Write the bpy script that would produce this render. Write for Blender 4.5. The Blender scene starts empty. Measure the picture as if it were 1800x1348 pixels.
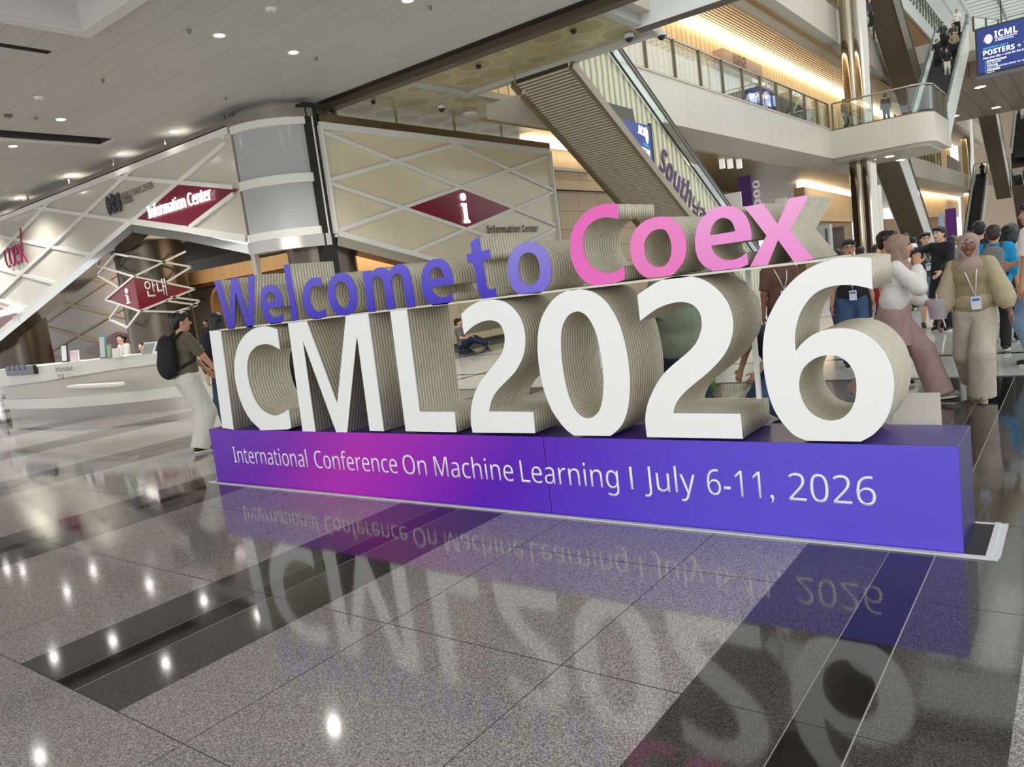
import bpy, bmesh, math, random
from mathutils import Vector, Matrix, Euler
random.seed(7)
SC = bpy.context.scene
COL = SC.collection
PI = math.pi

# ------------------------------------------------------------ camera
FPX = 1341.98                       # focal length in pixels of the 1800 px wide frame
CAMH = 1.45
ROWS = [[0.7959001662854623, 0.5925117433345621, -0.12438954665650781],
        [-0.023160321135230814, -0.1755096694887197, -0.9842052405067114],
        [-0.6049847310731788, 0.7862100164247454, -0.12596541287875462]]
cam = bpy.data.cameras.new('camera')
cam.sensor_fit = 'HORIZONTAL'; cam.sensor_width = 36.0
cam.lens = FPX / 1800.0 * 36.0
cam.clip_start = 0.05; cam.clip_end = 500
camo = bpy.data.objects.new('camera', cam); COL.objects.link(camo)
r0, r1, r2 = [Vector(r) for r in ROWS]
M3 = Matrix((r0, -r1, -r2)).transposed()
camo.matrix_world = Matrix.Translation((0, 0, CAMH)) @ M3.to_4x4()
SC.camera = camo

def at(px, py, ax, val):
    """point of the real plane x/y/z = val that lies behind a spot of the photograph"""
    d = r0*((px-900)/FPX) + r1*((py-674)/FPX) + r2
    i = 'xyz'.index(ax)
    o = Vector((0, 0, CAMH))
    return o + d*((val-o[i])/d[i])

# ------------------------------------------------------------ world, light, exposure
SC.view_settings.view_transform = 'Standard'
SC.view_settings.look = 'None'
SC.view_settings.exposure = 0.42
SC.view_settings.gamma = 1.0
SC.view_settings.use_curve_mapping = False
W = bpy.data.worlds.new('world'); SC.world = W; W.use_nodes = True
bg = W.node_tree.nodes['Background']
bg.inputs[0].default_value = (0.93, 0.97, 1.0, 1); bg.inputs[1].default_value = 1.0

def area(name, loc, rot, sx, sy, power, col=(1, 1, 1), spread=PI):
    l = bpy.data.lights.new(name, 'AREA'); l.shape = 'RECTANGLE'; l.size = sx; l.size_y = sy
    l.energy = power; l.color = col; l.spread = spread
    o = bpy.data.objects.new(name, l); COL.objects.link(o); o.location = loc; o.rotation_euler = rot
    return o
def spot(name, loc, power, size=2.2, blend=.6, col=(1, .97, .92), rot=(0, 0, 0), r=.08):
    l = bpy.data.lights.new(name, 'SPOT'); l.energy = power; l.spot_size = size; l.spot_blend = blend
    l.color = col; l.shadow_soft_size = r
    o = bpy.data.objects.new(name, l); COL.objects.link(o); o.location = loc; o.rotation_euler = rot
    return o
# fill lamp added unseen behind the camera to light the sign fronts
area('rear_fill_light', (-2.5, -7.5, 3.2), (math.radians(82), 0, math.radians(8)), 14, 5, 420, (1, .985, .96))
# daylight falling through the glass roof of the atrium
area('roof_daylight', (1.5, 38, 27), (0, 0, 0), 16, 60, 4600, (.96, 1, .99))
area('roof_daylight', (5, 9, 17), (0, math.radians(18), 0), 10, 14, 550, (.96, 1, .99))

# ------------------------------------------------------------ materials
def lin(c):
    c = c/255.0
    return c/12.92 if c <= .04045 else ((c+.055)/1.055)**2.4
def rgb(r, g, b): return (lin(r), lin(g), lin(b), 1)
class NT:
    def __init__(s, name):
        s.m = bpy.data.materials.new(name); s.m.use_nodes = True
        s.t = s.m.node_tree; s.n = s.t.nodes; s.p = s.n['Principled BSDF']
    def node(s, typ, **kw):
        n = s.n.new(typ)
        for k, v in kw.items():
            if k.startswith('i_'): n.inputs[k[2:].replace('_', ' ')].default_value = v
            else: setattr(n, k, v)
        return n
    def link(s, a, b): s.t.links.new(a, b)
    def coord(s, kind='Object', scale=(1, 1, 1), rot=(0, 0, 0)):
        c = s.node('ShaderNodeTexCoord'); mp = s.node('ShaderNodeMapping')
        mp.inputs['Scale'].default_value = scale; mp.inputs['Rotation'].default_value = rot
        s.link(c.outputs[kind], mp.inputs[0]); return mp.outputs[0]
    def ramp(s, fac, stops, interp='LINEAR'):
        r = s.node('ShaderNodeValToRGB'); e = r.color_ramp.elements; r.color_ramp.interpolation = interp
        while len(e) > 1: e.remove(e[-1])
        e[0].position = stops[0][0]; e[0].color = stops[0][1]
        for p, c in stops[1:]:
            k = e.new(p); k.color = c
        s.link(fac, r.inputs[0]); return r.outputs[0]
    def bump(s, h, strength=.3, dist=.01):
        b = s.node('ShaderNodeBump'); b.inputs['Strength'].default_value = strength; b.inputs['Distance'].default_value = dist
        s.link(h, b.inputs['Height']); s.link(b.outputs[0], s.p.inputs['Normal'])
MATS = {}
def mat(name, col, rough=.5, metal=0, noise=0, nscale=8, bump=0, ior=None, coat=0, emit=None, estr=1, alpha=1, trans=0, bscale=None):
    if name in MATS: return MATS[name]
    k = NT(name); p = k.p
    p.inputs['Base Color'].default_value = col; p.inputs['Roughness'].default_value = rough
    p.inputs['Metallic'].default_value = metal; p.inputs['Coat Weight'].default_value = coat
    if ior: p.inputs['IOR'].default_value = ior
    if emit: p.inputs['Emission Color'].default_value = emit; p.inputs['Emission Strength'].default_value = estr
    p.inputs['Alpha'].default_value = alpha; p.inputs['Transmission Weight'].default_value = trans
    if noise or bump:
        nz = k.node('ShaderNodeTexNoise'); nz.inputs['Scale'].default_value = nscale; nz.inputs['Detail'].default_value = 4
        k.link(k.coord('Object'), nz.inputs['Vector'])
        if noise:
            c1 = tuple(max(0, x*(1-noise)) for x in col[:3])+(1,); c2 = tuple(min(1, x*(1+noise)) for x in col[:3])+(1,)
            k.link(k.ramp(nz.outputs[0], [(.3, c1), (.7, c2)]), p.inputs['Base Color'])
        if bump: k.bump(nz.outputs[0], bump, .01)
    MATS[name] = k.m
    return k.m

# ------------------------------------------------------------ geometry helpers
WORLD = {}
class MB:
    def __init__(s): s.v = []; s.f = []; s.mi = []
    def add(s, vs, fs, m=0):
        b = len(s.v); s.v += [Vector(v) for v in vs]
        for f in fs: s.f.append([b+i for i in f]); s.mi.append(m)
        return s
    def poly(s, pts, m=0): return s.add(pts, [list(range(len(pts)))], m)
    def box(s, x0, x1, y0, y1, z0, z1, m=0):
        x0, x1 = sorted((x0, x1)); y0, y1 = sorted((y0, y1)); z0, z1 = sorted((z0, z1))
        return s.add([(x0,y0,z0),(x1,y0,z0),(x1,y1,z0),(x0,y1,z0),(x0,y0,z1),(x1,y0,z1),(x1,y1,z1),(x0,y1,z1)],
                     [(0,3,2,1),(4,5,6,7),(0,1,5,4),(1,2,6,5),(2,3,7,6),(3,0,4,7)], m)
    def obox(s, c, ax, ay, az, m=0):
        c = Vector(c); ax = Vector(ax); ay = Vector(ay); az = Vector(az)
        vs = [c+i*ax+j*ay+k*az for k in (-1, 1) for i, j in ((-1,-1),(1,-1),(1,1),(-1,1))]
        return s.add(vs, [(0,3,2,1),(4,5,6,7),(0,1,5,4),(1,2,6,5),(2,3,7,6),(3,0,4,7)], m)
    def prism(s, pts, d, m=0, caps=True):
        """extrude the polygon pts by the vector d"""
        d = Vector(d); n = len(pts); P = [Vector(p) for p in pts]
        vs = P+[p+d for p in P]
        fs = [(i, (i+1) % n, n+(i+1) % n, n+i) for i in range(n)]
        if caps: fs += [list(range(n))[::-1], list(range(n, 2*n))]
        return s.add(vs, fs, m)
    def bar(s, a, b, w, h, up=(0, 0, 1), m=0):
        """rectangular bar a-b; w across, h along up"""
        a = Vector(a); b = Vector(b); d = (b-a); L = d.length
        if L < 1e-6: return s
        d.normalize(); up = Vector(up); sx = d.cross(up)
        if sx.length < 1e-5: sx = d.cross(Vector((1, 0, 0)))
        sx.normalize(); uy = sx.cross(d).normalized()
        return s.obox((a+b)/2, sx*w/2, d*L/2, uy*h/2, m)
    def tube(s, pts, r, n=8, m=0, caps=True, closed=False):
        P = [Vector(p) for p in pts]; N = len(P); rs = r if isinstance(r, (list, tuple)) else [r]*N
        rings = []; prev = None
        for i, p in enumerate(P):
            if closed: t = P[(i+1) % N]-P[i-1]
            else: t = P[min(i+1, N-1)]-P[max(i-1, 0)]
            t.normalize()
            if prev is None:
                u = t.cross(Vector((0, 0, 1)))
                if u.length < 1e-3: u = t.cross(Vector((1, 0, 0)))
            else:
                u = prev-t*prev.dot(t)
            u.normalize(); prev = u; w = t.cross(u)
            rings.append([p+(u*math.cos(2*PI*k/n)+w*math.sin(2*PI*k/n))*rs[i] for k in range(n)])
        vs = [q for rg in rings for q in rg]; fs = []
        for i in range(N if closed else N-1):
            a = i*n; b = ((i+1) % N)*n
            for k in range(n): fs.append((a+k, a+(k+1) % n, b+(k+1) % n, b+k))
        if caps and not closed: fs += [list(range(n))[::-1], [(N-1)*n+k for k in range(n)]]
        return s.add(vs, fs, m)
    def lathe(s, prof, c=(0, 0, 0), n=24, m=0, a0=0, a1=2*PI, caps=False):
        """profile of (radius, z) about the vertical axis through c"""
        c = Vector(c); full = abs(a1-a0-2*PI) < 1e-6; k = n if full else n+1
        vs = []
        for (r, z) in prof:
            for i in range(k):
                a = a0+(a1-a0)*i/n
                vs.append(c+Vector((r*math.cos(a), r*math.sin(a), z)))
        fs = []
        for j in range(len(prof)-1):
            for i in range(n):
                i2 = (i+1) % k
                fs.append((j*k+i, j*k+i2, (j+1)*k+i2, (j+1)*k+i))
        if full and caps:
            if prof[0][0] > 1e-5: fs.append([i for i in range(k)][::-1])
            if prof[-1][0] > 1e-5: fs.append([(len(prof)-1)*k+i for i in range(k)])
        return s.add(vs, fs, m)
    def ball(s, c, r, n=12, m=0, sc=(1, 1, 1)):
        h = max(4, n//2)
        prof = [(max(1e-4, r*math.sin(PI*i/h)), -r*math.cos(PI*i/h)) for i in range(h+1)]
        b = len(s.v); s.lathe(prof, (0, 0, 0), n, m)
        for i in range(b, len(s.v)): s.v[i] = Vector((s.v[i].x*sc[0]+c[0], s.v[i].y*sc[1]+c[1], s.v[i].z*sc[2]+c[2]))
        return s
    def build(s, name, mats, parent=None, smooth=False, bevel=0, origin=None):
        me = bpy.data.meshes.new(name)
        if parent is not None: o0 = WORLD[parent.name]
        elif origin is not None: o0 = Vector(origin)
        else:
            xs = [v.x for v in s.v]; ys = [v.y for v in s.v]; zs = [v.z for v in s.v]
            o0 = Vector(((min(xs)+max(xs))/2, (min(ys)+max(ys))/2, min(zs)))
        me.from_pydata([tuple(v-o0) for v in s.v], [], s.f)
        for mm in (mats if isinstance(mats, (list, tuple)) else [mats]): me.materials.append(mm)
        me.polygons.foreach_set('material_index', s.mi)
        bm = bmesh.new(); bm.from_mesh(me); bmesh.ops.recalc_face_normals(bm, faces=bm.faces); bm.to_mesh(me); bm.free()
        if smooth:
            me.shade_smooth(); me.set_sharp_from_angle(angle=math.radians(40))
        return link(name, me, parent, o0, bevel)
def link(name, me, parent, o0, bevel=0):
    o = bpy.data.objects.new(name, me); COL.objects.link(o)
    if parent is not None: o.parent = parent
    else: o.location = o0
    WORLD[o.name] = Vector(o0)
    if bevel:
        b = o.modifiers.new('Bevel', 'BEVEL'); b.width = bevel; b.segments = 2; b.limit_method = 'ANGLE'
    return o
def empty(name, loc):
    o = bpy.data.objects.new(name, None); COL.objects.link(o); o.location = loc; WORLD[o.name] = Vector(loc)
    o.empty_display_size = .1
    return o
def tag(o, label, cat, group=None):
    o['label'] = label; o['category'] = cat
    if group: o['group'] = group
    return o
def thing(name, loc, label, cat, group=None): return tag(empty(name, loc), label, cat, group)
def struct(o): o['kind'] = 'structure'; return o
def copy_tree(o, parent=None):
    c = o.copy(); COL.objects.link(c)
    if parent is not None: c.parent = parent
    for ch in list(o.children): copy_tree(ch, c)
    return c
def from_curve(cu, mtx, o0, name, mats, parent=None):
    """turn a filled curve or a text into a mesh object"""
    tmp = bpy.data.objects.new('tmp', cu); COL.objects.link(tmp)
    dg = bpy.context.evaluated_depsgraph_get(); dg.update()
    me = bpy.data.meshes.new_from_object(tmp.evaluated_get(dg)); me.name = name
    bpy.data.objects.remove(tmp); 
    me.transform(Matrix.Translation(-Vector(o0)) @ mtx)
    me.materials.clear()
    for mm in (mats if isinstance(mats, (list, tuple)) else [mats]): me.materials.append(mm)
    return link(name, me, parent, o0)
def curve_polys(loops, ext):
    cu = bpy.data.curves.new('c', 'CURVE'); cu.dimensions = '2D'; cu.fill_mode = 'BOTH'; cu.extrude = ext
    for lp in loops:
        sp = cu.splines.new('POLY'); sp.points.add(len(lp)-1); sp.use_cyclic_u = True
        for i, (x, y) in enumerate(lp): sp.points[i].co = (x, y, 0, 1)
    return cu
def frame_mtx(o, ux, uy):
    ux = Vector(ux).normalized(); uy = Vector(uy); uy = (uy-ux*uy.dot(ux)).normalized(); uz = ux.cross(uy)
    m = Matrix((ux, uy, uz)).transposed().to_4x4(); m.translation = Vector(o); return m
def text(body, o, ux, uy, h, m, parent, name='lettering', width=None, ext=.002, align='LEFT', bold=0, sx=1, shear=0):
    """text with cap height h whose baseline starts at o; fitted to width if given"""
    cu = bpy.data.curves.new('t', 'FONT'); cu.body = body; cu.size = 1.0; cu.extrude = 0; cu.offset = bold
    cu.align_x = 'LEFT'; cu.shear = shear; cu.resolution_u = 3
    tmp = bpy.data.objects.new('tmp', cu); COL.objects.link(tmp)
    dg = bpy.context.evaluated_depsgraph_get(); dg.update()
    me = bpy.data.meshes.new_from_object(tmp.evaluated_get(dg)); bpy.data.objects.remove(tmp)
    xs = [v.co.x for v in me.vertices]
    if not xs: return None
    x0, x1 = min(xs), max(xs); k = h/CAP
    kx = k*sx if width is None else width/(x1-x0)
    off = {'LEFT': -x0, 'CENTER': -(x0+x1)/2, 'RIGHT': -x1}[align]
    for v in me.vertices: v.co = Vector(((v.co.x+off)*kx, v.co.y*k, 0))
    bm = bmesh.new(); bm.from_mesh(me)
    if ext:
        g = bmesh.ops.extrude_face_region(bm, geom=bm.faces[:])
        for e in g['geom']:
            if isinstance(e, bmesh.types.BMVert): e.co.z += ext
        bmesh.ops.recalc_face_normals(bm, faces=bm.faces)
    bm.to_mesh(me); bm.free(); me.name = name
    o0 = WORLD[parent.name]
    me.transform(Matrix.Translation(-o0) @ frame_mtx(o, ux, uy)); me.materials.clear(); me.materials.append(m)
    return link(name, me, parent, o0)
CAP = 0.7

# letters of a humanist sans face
def ms(s, b=0):
    o = ''
    for ch in s:
        if 'A' <= ch <= 'Z': o += chr((0x1D5D4 if b else 0x1D5A0)+ord(ch)-65)
        elif 'a' <= ch <= 'z': o += chr((0x1D5EE if b else 0x1D5BA)+ord(ch)-97)
        elif '0' <= ch <= '9': o += chr((0x1D7EC if b else 0x1D7E2)+ord(ch)-48)
        else: o += ch
    return o
# ------------------------------------------------------------ floor
def granite(name, c1, c2, c3, rough, ior=1.75, sc=160):
    k = NT(name); p = k.p; co = k.coord('Object')
    n1 = k.node('ShaderNodeTexNoise'); n1.inputs['Scale'].default_value = sc; n1.inputs['Detail'].default_value = 3
    v = k.node('ShaderNodeTexVoronoi'); v.inputs['Scale'].default_value = sc*1.4
    k.link(co, n1.inputs['Vector']); k.link(co, v.inputs['Vector'])
    mx = k.node('ShaderNodeMix', data_type='FLOAT'); mx.inputs[0].default_value = .45
    k.link(n1.outputs[0], mx.inputs[2]); k.link(v.outputs['Color'], mx.inputs[3])
    big = k.node('ShaderNodeTexNoise'); big.inputs['Scale'].default_value = 1.1; k.link(co, big.inputs['Vector'])
    col = k.ramp(mx.outputs[0], [(.28, c1), (.5, c2), (.72, c3)])
    hs = k.node('ShaderNodeMixRGB', blend_type='MULTIPLY'); hs.inputs[0].default_value = .5
    k.link(col, hs.inputs[1]); k.link(k.ramp(big.outputs[0], [(.3, (.75, .75, .75, 1)), (.7, (1, 1, 1, 1))]), hs.inputs[2])
    k.link(hs.outputs[0], p.inputs['Base Color'])
    p.inputs['Roughness'].default_value = rough; p.inputs['IOR'].default_value = ior
    k.bump(big.outputs[0], .02, .02)
    return k.m
G_LIGHT = granite('speckled_granite', rgb(84, 78, 76), rgb(146, 140, 133), rgb(198, 194, 186), .075)
G_DARK = granite('dark_granite', rgb(34, 32, 30), rgb(66, 63, 59), rgb(92, 88, 82), .07, 1.7)
G_BLACK = granite('black_granite', rgb(12, 11, 11), rgb(26, 24, 23), rgb(44, 41, 39), .05, 1.7)
G_WHITE = granite('white_marble', rgb(186, 186, 182), rgb(206, 206, 201), rgb(220, 219, 214), .1, 1.6, 30)
G_JOINT = mat('floor_joint', rgb(52, 49, 46), .5)
G_LJOINT = mat('pale_joint', rgb(160, 156, 146), .4)
fl = MB()
YW = 8.6
fl.poly([(-46, -9, 0), (14, -9, 0), (14, YW, 0), (-46, YW, 0)], 0)
fl.poly([(-11.2, YW, 0), (14, YW, 0), (14, 110, 0), (-11.2, 110, 0)], 3)
fl.poly([(-46, YW, 0), (-11.2, YW, 0), (-11.2, 110, 0), (-46, 110, 0)], 0)
def strip(x0, x1, y0, y1, m, z=.0006): fl.poly([(x0, y0, z), (x1, y0, z), (x1, y1, z), (x0, y1, z)], m)
TRI = [-.677-2.862*k for k in range(-4, 14)]
for c in TRI:
    ya = -9 if c > -2 else 1.21
    yb = YW if c > -10 else 26
    strip(c-.47, c-.099, ya, yb, 1); strip(c-.099, c+.09, ya, yb, 2); strip(c+.09, c+.47, ya, yb, 1)
    strip(c+.0875, c+.0925, ya, yb, 5, .0008)
    strip(c-.1005, c-.0975, ya, yb, 5, .0008)
for k in range(-9, 9):                       # slab joints across
    y = 1.21+1.006*k
    strip(-46, 14, y-.0015, y+.0015, 4, .001)
for k in range(0, 9):                        # joints along, between the bands
    for c in TRI: pass
for c in TRI:
    for d in (.95, 1.9): strip(c+d-.0015, c+d+.0015, -9, YW, 4, .001)
for k in range(14):                          # thin dark grid in the white paving of the atrium
    y = YW+1.6+2.9*k*(1+.05*k)
    strip(-11.2, 14, y-.06, y+.06, 1)
for k in range(9): strip(-11.4+2.862*k-.05, -11.4+2.862*k+.05, YW, 90, 1)
strip(-46, 14, YW-.04, YW+.05, 4, .0012)
floor = struct(fl.build('floor', [G_LIGHT, G_DARK, G_BLACK, G_WHITE, G_JOINT, G_LJOINT], origin=(0, 0, 0)))

# ------------------------------------------------------------ ceiling of the low hall
CZ = 6.0
CEIL = NT('ceiling_panel'); _c = CEIL.coord('Object')
_b = CEIL.node('ShaderNodeTexBrick'); CEIL.link(_c, _b.inputs['Vector'])
_b.offset = .5; _b.inputs['Scale'].default_value = 1; _b.inputs['Brick Width'].default_value = 2.6; _b.inputs['Row Height'].default_value = .52
_b.inputs['Mortar Size'].default_value = .006; _b.inputs['Color1'].default_value = rgb(190, 189, 182); _b.inputs['Color2'].default_value = rgb(184, 183, 176)
_b.inputs['Mortar'].default_value = rgb(150, 148, 140); _b.inputs['Bias'].default_value = -.3
CEIL.link(_b.outputs[0], CEIL.p.inputs['Base Color']); CEIL.p.inputs['Roughness'].default_value = .6
M_WHITE = mat('white_paint', rgb(216, 215, 209), .45)
M_TRIMGREY = mat('grey_trim', rgb(178, 177, 170), .45)
M_DARK = mat('dark_void', rgb(30, 29, 28), .7)
M_BEAM = mat('dark_bronze_beam', rgb(44, 38, 32), .3, .3)
# slots cut into the ceiling: (x0, x1, y0, y1)
def rect_minus(x0, x1, y0, y1, holes):
    xs = sorted({x0, x1, *[h[0] for h in holes], *[h[1] for h in holes]}); ys = sorted({y0, y1, *[h[2] for h in holes], *[h[3] for h in holes]})
    out = []
    for i in range(len(xs)-1):
        for j in range(len(ys)-1):
            cx = (xs[i]+xs[i+1])/2; cy = (ys[j]+ys[j+1])/2
            if not (x0 < cx < x1 and y0 < cy < y1): continue
            if any(h[0] < cx < h[1] and h[2] < cy < h[3] for h in holes): continue
            out.append((xs[i], xs[i+1], ys[j], ys[j+1]))
    return out
def hole_from(p1, p2): 
    a = at(*p1, 'z', CZ); b = at(*p2, 'z', CZ); return (min(a.x, b.x), max(a.x, b.x), min(a.y, b.y), max(a.y, b.y))
SLOT_A = (-18.72, -18.1, -6.5, 9.5)
SLOT_B = (-13.12, -12.95, -6.5, 6.1)
_h = at(143, 50, 'z', CZ)
REC = (_h.x, _h.x+6.5, _h.y-5, _h.y)
HOLES = [SLOT_A, SLOT_B, REC]
ce = MB()
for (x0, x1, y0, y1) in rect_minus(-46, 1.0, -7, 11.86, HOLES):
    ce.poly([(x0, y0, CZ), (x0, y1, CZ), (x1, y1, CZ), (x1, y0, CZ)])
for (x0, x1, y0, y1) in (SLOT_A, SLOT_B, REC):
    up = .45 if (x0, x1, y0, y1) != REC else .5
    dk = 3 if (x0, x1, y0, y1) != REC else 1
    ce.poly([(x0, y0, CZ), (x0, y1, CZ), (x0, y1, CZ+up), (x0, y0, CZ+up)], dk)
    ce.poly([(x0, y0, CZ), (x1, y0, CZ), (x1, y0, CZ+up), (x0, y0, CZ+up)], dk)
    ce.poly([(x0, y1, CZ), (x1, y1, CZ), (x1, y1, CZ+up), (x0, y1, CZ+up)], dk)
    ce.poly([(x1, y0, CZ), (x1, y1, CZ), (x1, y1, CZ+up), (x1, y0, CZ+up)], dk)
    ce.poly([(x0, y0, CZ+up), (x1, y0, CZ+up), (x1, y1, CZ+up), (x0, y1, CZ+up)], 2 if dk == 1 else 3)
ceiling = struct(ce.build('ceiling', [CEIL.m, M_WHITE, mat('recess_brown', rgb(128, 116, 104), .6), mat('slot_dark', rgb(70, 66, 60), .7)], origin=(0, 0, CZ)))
tr = MB(); x0, x1, y0, y1 = REC
tr.box(x0-.2, x0, y0, y1+.2, CZ-.05, CZ-.002); tr.box(x0, x1, y1, y1+.2, CZ-.05, CZ-.002)
struct(tr.build('trim_1', M_WHITE))
tr = MB(); tr.box(SLOT_A[0]-.12, SLOT_A[0], -6.5, 9.55, CZ-.04, CZ-.002); tr.box(SLOT_A[0], SLOT_A[1], 9.5, 9.55, CZ-.04, CZ-.002)
struct(tr.build('trim_2', M_WHITE))
# dark beam at the edge of the low hall
bm_ = MB(); bm_.box(-14.15, 1, 11.86, 12.05, CZ-.02, CZ+.5); bm_.box(-14.15, 1, 12.05, 12.3, CZ-.16, CZ+.5, 1)
struct(bm_.build('trim_3', [M_BEAM, mat('brown_beam', rgb(84, 72, 56), .35, .2)]))

# downlights
M_LAMP = mat('lamp_glow', (1, 1, 1, 1), .5, emit=(1, .98, .95, 1), estr=45)
dl = [(-8.3, 9.38), (-11.05, 7.85), (-11.13, 9.37), (-16.87, 7.85), (-19.48, 7.9), (-17.02, 10.42), (-19.55, 10.42), (-22.55, 10.46), (-26.19, 10.46)]
places = {(-8.3, 9.38): 'round downlight set nearest to the dark ceiling beam', (-11.05, 7.85): 'bright round downlight above and left of the steel drum, nearer of a pair',
 (-11.13, 9.37): 'bright round downlight between its near twin and the beam', (-16.87, 7.85): 'round downlight just right of the dark ceiling slot end',
 (-19.48, 7.9): 'round downlight in front of the long ceiling slot at far left', (-17.02, 10.42): 'round downlight over the steel top band of the canopy, nearest the drum',
 (-19.55, 10.42): 'second downlight from the drum along the canopy top', (-22.55, 10.46): 'third downlight from the drum along the canopy top', (-26.19, 10.46): 'farthest downlight over the canopy at the left edge'}
for (px, py) in ((70, 1330), (95, 1155), (118, 1040), (12, 1000), (40, 1003)):
    p = at(px, py, 'z', -CZ); dl.append((p.x, p.y))
def downlight(x, y, z, label, group, r=.085, power=400):
    t = thing('downlight', (x, y, z), label, 'ceiling light', group)
    MB().lathe([(r*.96, -.004), (r*1.3, -.008), (r*1.35, 0), (r*.96, 0)], (x, y, z), 20).build('trim_ring', M_WHITE, t, True)
    MB().lathe([(.0001, -.002), (r*.95, -.002), (r*.95, 0)], (x, y, z), 20).build('lamp', M_LAMP, t)
    if power: spot('downlight_beam', (x, y, z-.03), power)
    return t
for i, (x, y) in enumerate(dl):
    if i > 8 and any(abs(x-a) < .3 and abs(y-b) < .3 for a, b in dl[:i]): continue
    downlight(x, y, CZ, places.get((x, y), 'round ceiling downlight seen only as a streak in the polished floor'), 'hall downlights')
# ------------------------------------------------------------ the welcome sign
Y0 = 3.784; SD = .44; ZB = .502
def card():
    k = NT('corrugated_cardboard'); p = k.p
    co = k.node('ShaderNodeTexCoord'); sx = k.node('ShaderNodeSeparateXYZ'); k.link(co.outputs['Object'], sx.inputs[0])
    w = k.node('ShaderNodeTexWave', wave_type='BANDS', bands_direction='Y', wave_profile='SIN')
    w.inputs['Scale'].default_value = 11; w.inputs['Distortion'].default_value = .35; w.inputs['Detail'].default_value = 1.5; w.inputs['Detail Scale'].default_value = 6
    k.link(co.outputs['Object'], w.inputs['Vector'])
    nz = k.node('ShaderNodeTexNoise'); nz.inputs['Scale'].default_value = 60; nz.inputs['Detail'].default_value = 4; k.link(co.outputs['Object'], nz.inputs['Vector'])
    nb = k.node('ShaderNodeTexNoise'); nb.inputs['Scale'].default_value = 5; k.link(co.outputs['Object'], nb.inputs['Vector'])
    mx = k.node('ShaderNodeMix', data_type='FLOAT'); mx.inputs[0].default_value = .42; k.link(w.outputs['Fac'], mx.inputs[2]); k.link(nz.outputs[0], mx.inputs[3])
    col = k.ramp(mx.outputs[0], [(.1, rgb(150, 140, 118)), (.4, rgb(196, 188, 166)), (.8, rgb(228, 222, 204))])
    ml = k.node('ShaderNodeMixRGB', blend_type='MULTIPLY'); ml.inputs[0].default_value = .6
    k.link(col, ml.inputs[1]); k.link(k.ramp(nb.outputs[0], [(.3, (.8, .78, .74, 1)), (.7, (1, 1, 1, 1))]), ml.inputs[2])
    k.link(ml.outputs[0], p.inputs['Base Color']); p.inputs['Roughness'].default_value = .8
    k.bump(mx.outputs[0], .6, .006)
    return k.m
M_CARD = card()
M_FACE = mat('white_printed_face', rgb(238, 238, 236), .5)
M_INK = mat('white_lettering', rgb(240, 240, 242), .5)
def zramp(name, lo, hi, z0, z1, rough=.5):
    k = NT(name); co = k.node('ShaderNodeTexCoord'); s = k.node('ShaderNodeSeparateXYZ'); k.link(co.outputs['Object'], s.inputs[0])
    mr = k.node('ShaderNodeMapRange'); mr.inputs[1].default_value = z0; mr.inputs[2].default_value = z1; k.link(s.outputs[2], mr.inputs[0])
    nz = k.node('ShaderNodeTexNoise'); nz.inputs['Scale'].default_value = 40; k.link(co.outputs['Object'], nz.inputs['Vector'])
    k.link(k.ramp(mr.outputs[0], [(0, lo), (1, hi)]), k.p.inputs['Base Color']); k.p.inputs['Roughness'].default_value = rough
    k.bump(nz.outputs[0], .05, .003)
    return k.m
sign = thing('welcome_sign', (-3.47, Y0+SD/2, 0), 'wide cardboard welcome sign with tall white letters and numerals on a purple plinth', 'sign')
# plinth with the printed gradient
PL = NT('printed_purple_gradient'); _co = PL.node('ShaderNodeTexCoord'); _s = PL.node('ShaderNodeSeparateXYZ'); PL.link(_co.outputs['Object'], _s.inputs[0])
_mr = PL.node('ShaderNodeMapRange'); _mr.inputs[1].default_value = -3.0; _mr.inputs[2].default_value = 3.0; PL.link(_s.outputs[0], _mr.inputs[0])
_sk = PL.node('ShaderNodeMath', operation='MULTIPLY_ADD'); _sk.inputs[1].default_value = -.16; PL.link(_s.outputs[2], _sk.inputs[0]); PL.link(_mr.outputs[0], _sk.inputs[2])
_gr = PL.ramp(_sk.outputs[0], [(0, rgb(92, 8, 170)), (.12, rgb(118, 6, 172)), (.27, rgb(176, 24, 178)), (.37, rgb(158, 20, 182)), (.52, rgb(92, 18, 182)), (.68, rgb(82, 50, 196)), (.85, rgb(88, 72, 206)), (1, rgb(96, 76, 208))])
PL.link(_gr, PL.p.inputs['Base Color']); PL.p.inputs['Roughness'].default_value = .32
_nz = PL.node('ShaderNodeTexNoise'); _nz.inputs['Scale'].default_value = 9; _nz.inputs['Detail'].default_value = 6; PL.link(_co.outputs['Object'], _nz.inputs['Vector']); PL.bump(_nz.outputs[0], .12, .01)
XL, XR = -6.462, -.478
M_PTOP = mat('plinth_top_sheet', rgb(62, 44, 128), .22, noise=.1, nscale=6)
M_PSIDE = mat('plinth_side_shaded', rgb(42, 27, 98), .4)  # shade on the plinth ends put into this darker purple
seam = at(962, 835, 'y', Y0).x
p = MB()
p.box(XL, seam-.0015, Y0, Y0+SD, 0.004, ZB); p.box(seam+.0015, XR, Y0, Y0+SD, 0.004, ZB)
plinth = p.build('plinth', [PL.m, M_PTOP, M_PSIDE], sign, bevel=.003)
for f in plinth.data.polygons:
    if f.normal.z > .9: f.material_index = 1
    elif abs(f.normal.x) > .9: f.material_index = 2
MB().box(XL-.06, -.395, Y0-.012, Y0+SD-.005, .0015, .004).build('base_mat', mat('black_mat', rgb(38, 37, 37), .7), sign)
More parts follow.
